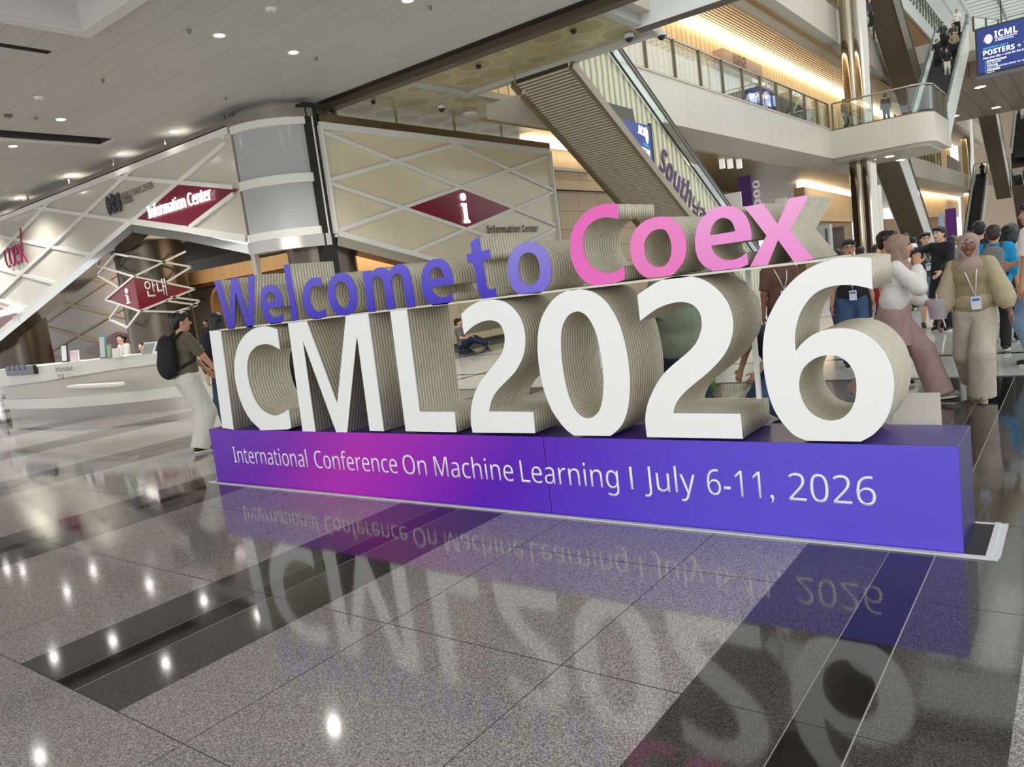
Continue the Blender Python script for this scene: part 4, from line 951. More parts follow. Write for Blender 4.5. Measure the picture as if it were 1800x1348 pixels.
# ------------------------------------------------------------ escalators
M_STEP = mat('black_step', rgb(26, 27, 28), .45)
M_SKIRT = mat('steel_skirt', rgb(190, 190, 182), .25, .8)
M_TREADG = mat('step_edge', rgb(52, 54, 54), .4)
def escalator(x0, x1, y0, z0, y1, label, slope, under, side, depth=1.15, cor_=False, group=None, glass_h=.95, clad=.35, smooth_under=True):
    """runs along y from (y0, tread z0) with the given slope to y1; under/side = materials"""
    z1 = z0+slope*(y1-y0)
    t = thing('escalator', ((x0+x1)/2, (y0+y1)/2, min(z0, z1)), label, 'escalator', group)
    pa = lambda x, dz: [Vector((x, y0, z0+dz)), Vector((x, y1, z1+dz))]
    u = MB()
    if cor_:
        pitch = .078; n = int(abs(y1-y0)/pitch); dn_ = Vector((0, 1, slope)).normalized()
        u.prism([(x0+.05, y0, z0-depth+.03), (x1-.05, y0, z0-depth+.03), (x1-.05, y0, z0-depth+.06), (x0+.05, y0, z0-depth+.06)], (0, y1-y0, z1-z0), 1)
        for i in range(n):
            yy = y0+pitch*(i+.5); u.bar((x0+.05, yy, z0+slope*(yy-y0)-depth), (x1-.05, yy, z0+slope*(yy-y0)-depth), .044, .034, Vector((0, slope, -1)))
    else: u.prism([(x0+.03, y0, z0-depth), (x1-.03, y0, z0-depth), (x1-.03, y0, z0-depth+.06), (x0+.03, y0, z0-depth+.06)], (0, y1-y0, z1-z0))
    u.build('underside', under if isinstance(under, list) else [under], t)
    for x in (x0, x1):
        e = .05 if x == x0 else -.05
        MB().prism([(x, y0, z0-depth-.04), (x, y1, z1-depth-.04), (x, y1, z1+clad), (x, y0, z0+clad)], (e, 0, 0)).build('side_panel', side if not isinstance(side, list) else side[0 if x == x0 else 1], t)
        xm = x+e*1.2
        MB().prism([(xm, y0, z0+clad), (xm, y1, z1+clad), (xm, y1, z1+glass_h-.04), (xm, y0, z0+glass_h-.04)], (e*.3, 0, 0)).build('glass_balustrade', M_GLASS, t)
        MB().tube([(xm, y0, z0+glass_h), (xm, y1, z1+glass_h)], .05, 8).build('handrail', mat('dark_handrail', rgb(60, 60, 58), .35), t, True)
        MB().bar((xm, y0, z0+glass_h-.06), (xm, y1, z1+glass_h-.06), .06, .03).build('handrail_track', M_RAIL, t)
        MB().bar((x+e*2, y0, z0+clad), (x+e*2, y1, z1+clad), .18, .04).build('deck_strip', M_SKIRT, t)
    st = MB(); n = int(abs(z1-z0)/.2)
    for i in range(n):
        f0, f1 = i/n, (i+1)/n
        ya, yb = y0+(y1-y0)*f0, y0+(y1-y0)*f1
        z = max(z0+slope*(ya-y0), z0+slope*(yb-y0))
        lo = min(z0+slope*(ya-y0), z0+slope*(yb-y0))-.1
        st.box(x0+.25, x1-.25, ya, yb, lo, z-.02); st.box(x0+.25, x1-.25, min(ya, yb)-.004, min(ya, yb)+.03, z-.025, z-.015, 1)
    st.build('steps', [M_STEP, M_TREADG], t)
    return t
M_COR = mat('corrugated_bronze', rgb(206, 194, 168), .4, .3)
k_ = NT('rib_reflection_cladding'); _c = k_.node('ShaderNodeTexCoord'); _s = k_.node('ShaderNodeSeparateXYZ'); k_.link(_c.outputs['Object'], _s.inputs[0])  # reflection of a ribbed wall drawn into colour and bump
_w = k_.node('ShaderNodeTexWave', wave_type='BANDS', bands_direction='Y', wave_profile='SIN'); _w.inputs['Scale'].default_value = 1.25; _w.inputs['Distortion'].default_value = 1.2; _w.inputs['Detail Scale'].default_value = 2.5; k_.link(_c.outputs['Object'], _w.inputs['Vector'])
k_.link(k_.ramp(_w.outputs['Fac'], [(0, rgb(126, 122, 92)), (.25, rgb(182, 180, 146)), (1, rgb(206, 204, 172))]), k_.p.inputs['Base Color']); k_.p.inputs['Roughness'].default_value = .25; k_.bump(_w.outputs['Fac'], .3, .03)
M_RIBG = k_.m
e1 = escalator(-9.9, -8.45, 14.3, 6.98, 26.0, 'near escalator with corrugated bronze underside and rib-reflecting side rising to the bronze ceiling', -.589, [M_COR, mat('rib_gap', rgb(58, 50, 40), .5, .3)], [mat('bronze_edge', rgb(150, 136, 118), .3, .7), M_RIBG], 1.2, True, 'escalators of the atrium', .98, .34)
E1Z = lambda y: 6.98-.589*(y-14.3)
# steel edge strips of the underside
for x in (-9.93, -8.42):
    MB().bar((x, 14.3, E1Z(14.3)-1.17), (x, 26, E1Z(26)-1.17), .1, .2).build('edge_strip', mat('bronze_edge', rgb(150, 136, 118), .3, .7), e1)
    MB().bar((x+(.03 if x > -9 else -.03), 14.3, E1Z(14.3)+.34), (x+(.03 if x > -9 else -.03), 26, E1Z(26)+.34), .03, .05).build('edge_strip', M_DARK, e1)
for yy in (19.5, 21.3, 23.2): pass
# the word South in dark purple running down the side
M_PUR = mat('purple_lettering', rgb(76, 40, 92), .5)
dn_ = Vector((0, 1, -.589)).normalized()
q = at(1158, 296, 'x', -8.44); r = at(1213, 372, 'x', -8.44)
text(ms('South', 1), (-8.43, q.y, q.z), dn_, (0, .0, 1), .62, M_PUR, e1, width=(r-q).length*.98, ext=.004)
q = at(1215, 376, 'x', -8.44)
text('남측', (-8.43, q.y, q.z), dn_, (0, 0, 1), .5, M_PUR, e1, width=.95, ext=.004, bold=.01)
# screen reflected in the cladding, imitated by a faintly glowing panel
M_NAVY = mat('navy_reflection', rgb(24, 58, 128), .2, emit=rgb(20, 66, 150), estr=.15)
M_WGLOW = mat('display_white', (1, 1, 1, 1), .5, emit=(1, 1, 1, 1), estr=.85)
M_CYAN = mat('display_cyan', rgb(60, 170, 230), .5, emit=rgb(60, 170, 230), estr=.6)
ds = thing('screen_reflection', (-8.4, 18.5, 3.9), 'painted reflection of a blue screen with mirrored white writing on the near escalator side', 'display')
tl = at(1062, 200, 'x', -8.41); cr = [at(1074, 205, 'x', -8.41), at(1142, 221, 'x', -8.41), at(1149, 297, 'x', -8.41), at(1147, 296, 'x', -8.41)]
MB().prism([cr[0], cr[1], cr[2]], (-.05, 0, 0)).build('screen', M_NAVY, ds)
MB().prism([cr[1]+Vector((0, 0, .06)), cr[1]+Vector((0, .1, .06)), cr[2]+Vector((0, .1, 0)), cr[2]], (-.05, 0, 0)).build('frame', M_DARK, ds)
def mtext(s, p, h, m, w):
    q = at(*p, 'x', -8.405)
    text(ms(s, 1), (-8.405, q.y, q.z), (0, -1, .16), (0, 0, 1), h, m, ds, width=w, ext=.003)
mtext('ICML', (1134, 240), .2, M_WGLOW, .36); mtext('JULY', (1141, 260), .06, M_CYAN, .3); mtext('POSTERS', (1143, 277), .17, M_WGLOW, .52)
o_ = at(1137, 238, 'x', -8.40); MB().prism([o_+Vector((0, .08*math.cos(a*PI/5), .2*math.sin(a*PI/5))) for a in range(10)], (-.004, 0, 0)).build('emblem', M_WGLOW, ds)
MB().prism([at(1068, 180, 'x', -8.43), at(1112, 192, 'x', -8.43), at(1117, 216, 'x', -8.43), at(1076, 206, 'x', -8.43)], (-.02, 0, 0)).build('dark_plate', mat('plate_dark', rgb(72, 68, 56), .4), e1)  # flat dark plate on the escalator side

e2 = escalator(-9.5, -8.2, 48.5, 15.6, 58.4, 'high brown escalator descending to the upper gallery left of the people riding down', -.577, M_BROWN, M_POSTB, 1.1, group='escalators of the atrium')
e3 = escalator(-7.15, -5.45, 45.6, 6.95, 56.4, 'pale escalator with people standing on it above the balcony', .577, M_BROWN, M_PALE, 1.0, group='escalators of the atrium')
e4 = escalator(-9.3, -7.95, 46.3, 6.9, 58.3, 'lower brown escalator coming down from the balcony towards the crowd', -.6, M_BROWN, M_PALE, 1.15, group='escalators of the atrium')
e5 = escalator(-9.25, -7.95, 83, 0, 94, 'distant escalator with black steps rising from the crowd', .62, M_BROWN, M_PALE, .9, group='escalators of the atrium')
e6 = escalator(-7.7, -6.3, 82.6, 12.9, 98, 'distant brown escalator below the hanging screen', -.5, M_BROWN, M_PALE, 1.15, group='escalators of the atrium')
e7 = escalator(-6.2, -5.0, 96, 6.2, 106, 'small farthest brown escalator near the right heads of the crowd', -.6, M_BROWN, M_PALE, 1.1, group='escalators of the atrium')
e8 = escalator(-5.4, -4.0, 84, 7.2, 94, 'far right escalator with a rider in white below the bridge', .577, M_BROWN, M_PALE, 1.0, group='escalators of the atrium')
# landings and bridges
br_ = MB(); br_.box(XF, 14, 60, 83, 11.1, 13.0)
struct(br_.build('floor_bridge', tiles('bridge_underside', rgb(146, 130, 112), rgb(134, 118, 100), rgb(104, 90, 76), 1.0, 60, ms_=.06)))
struct(MB().box(XF, 14, 99, 104, 5.7, 7.0).build('floor_bridge_far', M_FASC)); struct(MB().box(XF, XF+5.5, 56.4, 60, 12.0, 13.05).build('floor_landing', M_FASC))
balustrade('glass_balustrade', [(-5.3, 57.5), (-4.2, 60.1), (12, 60.1)], 13.0, 'glass balustrade of the high bridge behind the hanging screen', gap=1.8)
balustrade('glass_balustrade', [(XF, 98.9), (12, 98.9)], 7.0, 'glass balustrade of the farthest low bridge', gap=2.0)
for i, (px, py) in enumerate(((1723, 153), (1751, 189), (1678, 204))):
    q = at(px, py, 'z', 11.1)
    downlight(q.x, q.y, 11.09, 'oblong bright lamp under the high bridge, %s' % ('below the hanging screen', 'right of the brown escalator top', 'beside the balcony corner')[i], 'bridge lamps', .33, 0)

# ------------------------------------------------------------ hanging screen
SY = 50.0
tl = at(1713, 52, 'y', SY); bl = at(1722, 134, 'y', SY)
hs = thing('hanging_screen', (tl.x+2.4, SY, bl.z), 'large blue hanging screen with white conference programme at the top right', 'screen')
zt, zb, xl = tl.z, bl.z, tl.x
MB().box(xl, xl+5.6, SY, SY+.3, zb, zt).build('frame', mat('screen_frame', rgb(20, 22, 30), .3), hs)
MB().box(xl+.1, xl+5.5, SY-.02, SY, zb+.12, zt-.08).build('display', mat('screen_blue', rgb(16, 44, 120), .3, emit=rgb(14, 40, 116), estr=.3), hs)
MB().box(xl, xl+5.6, SY-.03, SY+.35, zb-.2, zb).build('bottom_bar', mat('screen_foot', rgb(92, 92, 92), .4), hs)
for xx in (xl+1.2, xl+4.2): MB().tube([(xx, SY+.15, zt), (xx, SY+.15, 24.2)], .03, 6).build('hanging_cable', M_DARK, hs)
W_, H_ = 5.6, zt-zb
def stext(s, u, v, h, m, w, b=1): text(ms(s, b), (xl+u*H_, SY-.025, zt-v*H_), (1, 0, 0), (0, 0, 1), h*H_, m, hs, width=w*H_, ext=.003)
stext('ICML', .36, .27, .125, M_WGLOW, .42); stext('International Conference', .37, .315, .03, M_WGLOW, .4, 0); stext('On Machine Learning', .37, .355, .03, M_WGLOW, .33, 0)
stext('WEDNESDAY • JULY 8', .14, .475, .038, M_CYAN, .46); stext('POSTERS + TALKS', .14, .60, .1, M_WGLOW, 1.15)
stext('Plan your day — scan for the full schedule', .14, .675, .04, M_WGLOW, 1.0, 0)
for k, (a, b, wd) in enumerate((('REGISTRATION', 'HALL B FOYER', .36), ('TALKS', 'HALL C, GRAND BALLROOM 101-105, HALL E', .2), ('POSTERS', 'HALL A', .24))):
    stext(a, .2, .75+.095*k, .036, M_WGLOW, wd); stext(b, .2, .79+.095*k, .026, M_WGLOW, (.26, .85, .13)[k], 0)
    MB().box(xl+.165*H_, xl+.172*H_, SY-.024, SY-.02, zt-(.795+.095*k)*H_, zt-(.71+.095*k)*H_).build('rule', M_CYAN, hs)
em = MB()
for k in range(14):
    pass
em.prism([(xl+(.25+.075*math.cos(a*PI/8))*H_, SY-.024, zt-(.27+.1*math.sin(a*PI/8))*H_) for a in range(16)], (0, .004, 0)); em.build('emblem_head', mat('emblem_pink', rgb(222, 196, 226), .5, emit=rgb(222, 196, 226), estr=.7), hs)
for k, c_ in enumerate((rgb(226, 84, 70), rgb(240, 180, 60), rgb(110, 190, 110), rgb(230, 120, 90))):
    u, v = ((.16, .22), (.19, .26), (.15, .28), (.2, .2))[k]
    MB().box(xl+u*H_, xl+(u+.025)*H_, SY-.024, SY-.02, zt-(v+.025)*H_, zt-v*H_).build('emblem_dot', mat('emblem_%d' % k, c_, .5, emit=c_, estr=.6), hs)

# ------------------------------------------------------------ displays and signs along the galleries
def yz_panel(name, pts, x, d, m, lab, cat):
    P = [at(a, b, 'x', x) for a, b in pts]
    return tag(MB().prism(P, (-d, 0, 0)).build(name, m), lab, cat)
gs = yz_panel('gallery_sign', [(1271, 84), (1340, 116), (1341, 150), (1272, 118)], -12.9, .49, mat('sign_taupe', rgb(168, 140, 120), .5), 'taupe wall sign with dark red Korean characters on the upper gallery', 'sign')
q = at(1290, 108, 'x', -12.85); r = at(1313, 119, 'x', -12.85)
text('상시전시장', (-12.85, q.y, q.z-.15), (0, 1, 0), (0, 0, 1), .5, mat('sign_maroon', rgb(92, 40, 44), .5), gs, width=(r.y-q.y), bold=.01)
M_NV2 = mat('dark_navy_panel', rgb(42, 44, 66), .15)
M_LAV = mat('lavender_reflection', rgb(214, 208, 240), .4, emit=rgb(206, 200, 240), estr=.75)
gd = yz_panel('gallery_panel', [(1307, 165), (1322, 146), (1430, 196), (1430, 222), (1400, 214), (1312, 181)], -10.15, .05, M_NV2, 'dark panel imitating a reflected screen behind the gallery glass with pale posters and mirrored writing', 'display')  # reflections in the glass imitated by a panel with glowing pieces
for a, b in ((1316, 1330), (1332, 1342), (1344, 1354), (1358, 1367)):
    MB().prism([at(a, 163+(a-1316)*.12, 'x', -10.13), at(b, 164+(b-1316)*.1, 'x', -10.13), at(b+1, 180+(b-1316)*.18, 'x', -10.13), at(a+2, 177+(a-1316)*.2, 'x', -10.13)], (.01, 0, 0)).build('reflected_poster', M_LAV, gd)
q = at(1411, 169, 'x', -10.12); r = at(1389, 171, 'x', -10.12)
text(ms('TALKS', 1), (-10.12, q.y, q.z-.12), (0, -1, 0), (0, 0, 1), .26, M_WGLOW, gd, width=abs(q.y-r.y), ext=.003)
q = at(1359, 163, 'x', -10.12); r = at(1326, 172, 'x', -10.12)
text(ms('LIVE ROOMS', 1), (-10.12, q.y, q.z+.12), (0, -1, 0), (0, 0, 1), .14, M_WGLOW, gd, width=abs(q.y-r.y), ext=.003)
yz_panel('gallery_panel', [(1666, 272), (1690, 286), (1690, 316), (1666, 301)], -10.2, .05, M_NV2, 'small dark display on the far gallery right of the balcony', 'display')
# ground floor banners and boards below the gallery
def board(name, px0, py0, px1, py1, y, m, lab, cat, t=.08, to_floor=False):
    a = at(px0, py0, 'y', y); b = at(px1, py1, 'y', y)
    return tag(MB().box(a.x, b.x, y, y+t, 0 if to_floor else b.z, a.z).build(name, m), lab, cat)
bb = board('purple_banner', 1295, 312, 1324, 372, 33, mat('purple_banner', rgb(66, 28, 108), .5), 'dark purple banner tower behind the letter e with white numerals on its edge', 'banner', .3, True)
q = at(1326, 360, 'y', 32.95)
text(ms('5000', 1), (q.x+.28, 32.97, q.z-.5), (0, 0, 1), (-1, 0, 0), .28, M_FACE, bb, width=1.5)
wb = board('white_board', 1266, 343, 1304, 362, 31, Mw, 'white information board in front of the purple banner', 'board', .06)
MB().box(wb.location.x-.05, wb.location.x+.05, 31.0, 31.06, 0, wb.location.z).build('stand', M_POST, wb)
wb2 = board('white_board', 1362, 350, 1384, 360, 36, Mw, 'pale small board right of the purple banner', 'board', .06)
MB().box(wb2.location.x-.05, wb2.location.x+.05, 36.0, 36.06, 0, wb2.location.z).build('stand', M_POST, wb2)
cb = board('display_cabinet', 1428, 398, 1461, 438, 44, mat('white_cabinet', rgb(224, 228, 226), .4), 'white framed glass cabinet behind the tail of the letter x', 'cabinet', .5, True)
a = at(1450, 402, 'y', 43.98); b = at(1457, 440, 'y', 43.98)
MB().box(a.x, b.x, 43.97, 44.0, .3, a.z).build('glass_door', mat('cabinet_glass', rgb(118, 108, 96), .1), cb)
pb = board('poster_board', 1462, 400, 1486, 440, 45, mat('poster_grey', rgb(120, 108, 98), .6, noise=.4, nscale=1.2), 'dark grey poster board right of the white cabinet', 'board', .08, True)
board('purple_banner', 1661, 368, 1682, 408, 66, mat('purple_banner2', rgb(104, 40, 130), .5), 'bright purple banner in the far lit doorway', 'banner', .2, True)
board('roll_banner', 1649, 376, 1660, 402, 62, mat('blue_white_banner', rgb(180, 204, 226), .5), 'pale blue roll banner left of the bright purple banner', 'banner', .1, True)
for i, px in enumerate((1270, 1284, 1300)):
    q = at(px, 296, 'z', 5.0)
    tag(MB().box(q.x-.09, q.x+.09, q.y-.09, q.y+.09, 5.0, 5.36).build('pendant_lamp', mat('pendant_white', rgb(230, 228, 220), .5, emit=(1, 1, .96, 1), estr=.35)), 'small white box lamp under the gallery soffit, %s of three' % ('first', 'second', 'third')[i], 'ceiling light', 'box lamps under the soffit')

# ------------------------------------------------------------ ceiling fittings
def dome(px, py, z, lab, r=.09):
    q = at(px, py, 'z', z)
    t = thing('dome_camera', (q.x, q.y, z-.12), lab, 'security camera')
    MB().lathe([(.6*r, 0), (r, -.02), (r, -.1)], (q.x, q.y, z), 16).build('housing', M_WHITE, t, True)
    MB().ball((q.x, q.y, z-.1), r*.85, 14).build('dark_dome', mat('dome_glass', rgb(24, 24, 26), .1), t, True)
dome(775, 184, 5.95, 'white dome camera on the bronze ceiling above the side canopy')
dome(1105, 58, 5.95, 'white dome camera at the corner under the white bulkhead')
dome(1162, 54, 5.9, 'white camera hanging at the bulkhead edge over the gallery rail')
q = at(826, 199, 'z', 5.95); tag(MB().lathe([(.0001, -.05), (.16, -.05), (.2, 0)], (q.x, q.y, 5.95), 18).build('ceiling_speaker', M_WHITE), 'flat white ceiling disc on the bronze ceiling right of the dome camera', 'ceiling fitting')
for i, (px, py) in enumerate(((476, 15), (332, 52), (180, 139), (68, 171), (62, 206), (14, 202), (555, 101), (396, 171), (756, 11))):
    q = at(px, py, 'z', CZ)
    s = thing('sprinkler', (q.x, q.y, CZ-.08), ('small pale smoke detector near the top edge of the low ceiling', 'sprinkler head left of the bright downlight pair', 'dark sprinkler head in the middle of the low ceiling', 'pale round detector on the left of the low ceiling', 'sprinkler head beside the left downlight', 'brown detector disc near the left edge', 'tiny sprinkler head right of the downlight pair', 'tiny sprinkler head in front of the steel drum', 'sprinkler head next to the top edge downlight')[i], 'ceiling fitting')
    r = .09 if i in (0, 3, 5) else .035
    MB().lathe([(.0001, -.05), (r*.7, -.05), (r, 0)], (q.x, q.y, CZ), 14).build('body', M_WHITE if i in (0, 3) else M_POSTB, s, True)
    MB().tube([(q.x, q.y, CZ-.04), (q.x, q.y, CZ-.07)], .01, 6).build('nozzle', M_STEEL, s)
for i, (px, py) in enumerate(((1008, 53), (656, 178), (841, 115), (960, 120))):
    q = at(px, py, 'z', 5.95)
    MBs = MB().lathe([(.0001, -.07), (.04, -.06), (.06, 0)], (q.x, q.y, 5.95), 12).build('sprinkler', M_DARK)
    tag(MBs, ('dark sprinkler head near the bulkhead end of the bronze strip', 'dark sprinkler head on the bronze ceiling close to the drum', 'dark sprinkler head in the middle of the bronze strip', 'dark sprinkler head near the top of the near escalator')[i], 'ceiling fitting')
# ------------------------------------------------------------ people
from mathutils import noise as mnoise
import numpy as np
def eball(mb, c, ax, ay, az, n=10):
    c = Vector(c); b = len(mb.v); mb.ball((0, 0, 0), 1, n); ax, ay, az = Vector(ax), Vector(ay), Vector(az)
    for i in range(b, len(mb.v)): q = mb.v[i]; mb.v[i] = c+ax*q.x+ay*q.y+az*q.z
    return mb
class Solid:
    """a set of rounded cones and ellipsoids that melt into one continuous surface"""
    def __init__(s, k=.02): s.p = []; s.k = k
def rc(mb, a, ra, b, rb, k=None, cut=None):
    mb.p.append(('c', np.array(a, float), ra, np.array(b, float), rb, k, cut)); return mb
def ell(mb, c, ax, ay, az, k=None, cut=None):
    A = np.array([list(ax), list(ay), list(az)], float); mb.p.append(('e', np.array(c, float), A, None, None, k, cut)); return mb
def fuse(mb, vox, amp=0, fr=(9, 9, 4)):
    lo = np.array([1e9]*3); hi = -lo
    box = []
    for t, a, b, c, d, k, cut in mb.p:
        if t == 'c': l = np.minimum(a-b, c-d); h = np.maximum(a+b, c+d)
        else: e = np.sqrt((b**2).sum(0)); l = a-e; h = a+e
        box.append((l, h)); lo = np.minimum(lo, l); hi = np.maximum(hi, h)
    lo = lo-3*vox; n = np.ceil((hi+3*vox-lo)/vox).astype(int)+1
    D = np.full(n, .5, np.float32); ax = [lo[i]+vox*np.arange(n[i]) for i in range(3)]
    for (t, a, b, c, d, k, cut), (l, h) in zip(mb.p, box):
        k = mb.k if k is None else k; m = k+2.5*vox
        i0 = np.maximum(0, np.floor((l-m-lo)/vox).astype(int)); i1 = np.minimum(n, np.ceil((h+m-lo)/vox).astype(int)+1)
        X, Y, Z = np.meshgrid(ax[0][i0[0]:i1[0]], ax[1][i0[1]:i1[1]], ax[2][i0[2]:i1[2]], indexing='ij')
        P = np.stack((X, Y, Z), -1)
        if t == 'c':
            v = c-a; L = max(1e-9, v@v); q = np.clip(((P-a)@v)/L, 0, 1)
            f = np.linalg.norm(P-a-q[..., None]*v, axis=-1)-(b+(d-b)*q)
        else:
            r = np.linalg.norm(b, axis=1); u = b/r[:, None]; w = (P-a)@u.T
            k0 = np.linalg.norm(w/r, axis=-1); k1 = np.linalg.norm(w/r**2, axis=-1); f = k0*(k0-1)/np.maximum(k1, 1e-6)
        if cut is not None:
            for (o_, nn) in cut: f = np.maximum(f, (P-np.array(o_, float))@np.array(nn, float))
        S = D[i0[0]:i1[0], i0[1]:i1[1], i0[2]:i1[2]]
        if k > 0: hh = np.maximum(k-np.abs(S-f), 0)/k; D[i0[0]:i1[0], i0[1]:i1[1], i0[2]:i1[2]] = np.minimum(S, f)-hh*hh*k*.25
        else: D[i0[0]:i1[0], i0[1]:i1[1], i0[2]:i1[2]] = np.minimum(S, f)
    I = D < 0
    # dual surface: one vertex per mixed cell, one quad per crossed edge
    cn = [(x, y, z) for x in (0, 1) for y in (0, 1) for z in (0, 1)]
    sl = lambda A, o: A[o[0]:n[0]-1+o[0], o[1]:n[1]-1+o[1], o[2]:n[2]-1+o[2]]
    cnt = sum(sl(I, o).astype(np.int8) for o in cn); mix = (cnt > 0) & (cnt < 8)
    idx = np.argwhere(mix); vid = np.full(mix.shape, -1, np.int64); vid[mix] = np.arange(len(idx))
    acc = np.zeros((len(idx), 3)); num = np.zeros(len(idx))
    val = {o: D[idx[:, 0]+o[0], idx[:, 1]+o[1], idx[:, 2]+o[2]] for o in cn}
    for o in cn:
        for d_ in range(3):
            if o[d_]: continue
            o2 = list(o); o2[d_] = 1; o2 = tuple(o2); a = val[o]; b = val[o2]; cr = (a < 0) != (b < 0)
            t = np.where(cr, a/np.where(cr, a-b, 1), 0); p = np.zeros((len(idx), 3)); p += o; p[:, d_] += t
            acc += p*cr[:, None]; num += cr
    co = lo+(idx+acc/num[:, None])*vox
    F = []
    for d_ in range(3):
        e1, e2 = [q for q in range(3) if q != d_]
        s0 = [slice(None)]*3; s1 = [slice(None)]*3; s0[d_] = slice(0, -1); s1[d_] = slice(1, None)
        cr = np.argwhere(I[tuple(s0)] != I[tuple(s1)])
        cr = cr[(cr[:, e1] > 0) & (cr[:, e2] > 0) & (cr[:, e1] < n[e1]-1) & (cr[:, e2] < n[e2]-1)]
        ins = I[cr[:, 0], cr[:, 1], cr[:, 2]]
        g = []
        for (q1, q2) in ((0, 0), (1, 0), (1, 1), (0, 1)):
            c = cr.copy(); c[:, e1] -= 1-q1; c[:, e2] -= 1-q2; g.append(vid[c[:, 0], c[:, 1], c[:, 2]])
        g = np.stack(g, 1); flip = ins if d_ != 1 else ~ins
        g[~flip] = g[~flip][:, ::-1]; F.append(g)
    F = np.concatenate(F); F = F[(F >= 0).all(1)]
    me = bpy.data.meshes.new('solid'); me.vertices.add(len(co)); me.vertices.foreach_set('co', co.astype(np.float32).ravel())
    me.loops.add(len(F)*4); me.loops.foreach_set('vertex_index', F.astype(np.int32).ravel())
    me.polygons.add(len(F)); me.polygons.foreach_set('loop_start', np.arange(0, len(F)*4, 4, dtype=np.int32)); me.polygons.foreach_set('loop_total', np.full(len(F), 4, np.int32))
    me.update(calc_edges=True); me.validate()
    if amp:
        sd = random.random()*50
        nv = len(me.vertices); no = np.zeros(nv*3, np.float32); me.vertex_normals.foreach_get('vector', no); no = no.reshape(-1, 3)
        a = np.array([mnoise.noise((c[0]*fr[0]+sd, c[1]*fr[1], c[2]*fr[2]))+.5*mnoise.noise((c[0]*fr[0]*2+sd, c[1]*fr[1]*2, c[2]*fr[2]*2)) for c in co.tolist()])
        if len(a) == nv: me.vertices.foreach_set('co', (co+no*(a*amp)[:, None]).astype(np.float32).ravel()); me.update()
    me.shade_smooth()
    return me
def ik(a, t, l1, l2, pole):
    a = Vector(a); t = Vector(t); d = t-a; L = min(d.length, (l1+l2)*.999); d.normalize()
    t = a+d*L; x = (l1*l1-l2*l2+L*L)/(2*L); h = math.sqrt(max(0, l1*l1-x*x))
    p = Vector(pole); p = p-d*p.dot(d)
    if p.length < 1e-4: p = Vector((0, -1, 0))
    p.normalize(); return a+d*x+p*h, t
SKINS = {k: mat('skin_'+k, c, .5) for k, c in dict(light=rgb(222, 176, 148), tan=rgb(196, 146, 114), brown=rgb(124, 80, 58), fair=rgb(230, 190, 166)).items()}
def cloth(name, c, rough=.85): return mat('cloth_'+name, c, rough, noise=.07, nscale=30, bump=.15)
M_HAIR = mat('black_hair', rgb(22, 19, 18), .45); M_HAIRB = mat('brown_hair', rgb(58, 40, 30), .5)
M_EYE = mat('eye_white', rgb(236, 232, 226), .3); M_IRIS = mat('eye_dark', rgb(30, 20, 16), .2)
M_LIP = mat('lip_rose', rgb(160, 84, 78), .45); M_TEETH = mat('teeth', rgb(240, 236, 228), .3)
M_SHOE = mat('shoe_black', rgb(28, 27, 28), .5); M_SOLE = mat('shoe_sole', rgb(222, 218, 208), .6); M_SHOEW = mat('shoe_beige', rgb(196, 188, 170), .6)
M_LANY = mat('lanyard_white', rgb(224, 222, 226), .6); M_BADGE = mat('badge_card', rgb(226, 232, 242), .4); M_BADGEB = mat('badge_blue', rgb(90, 120, 180), .4)
PEOPLE_N = [0]
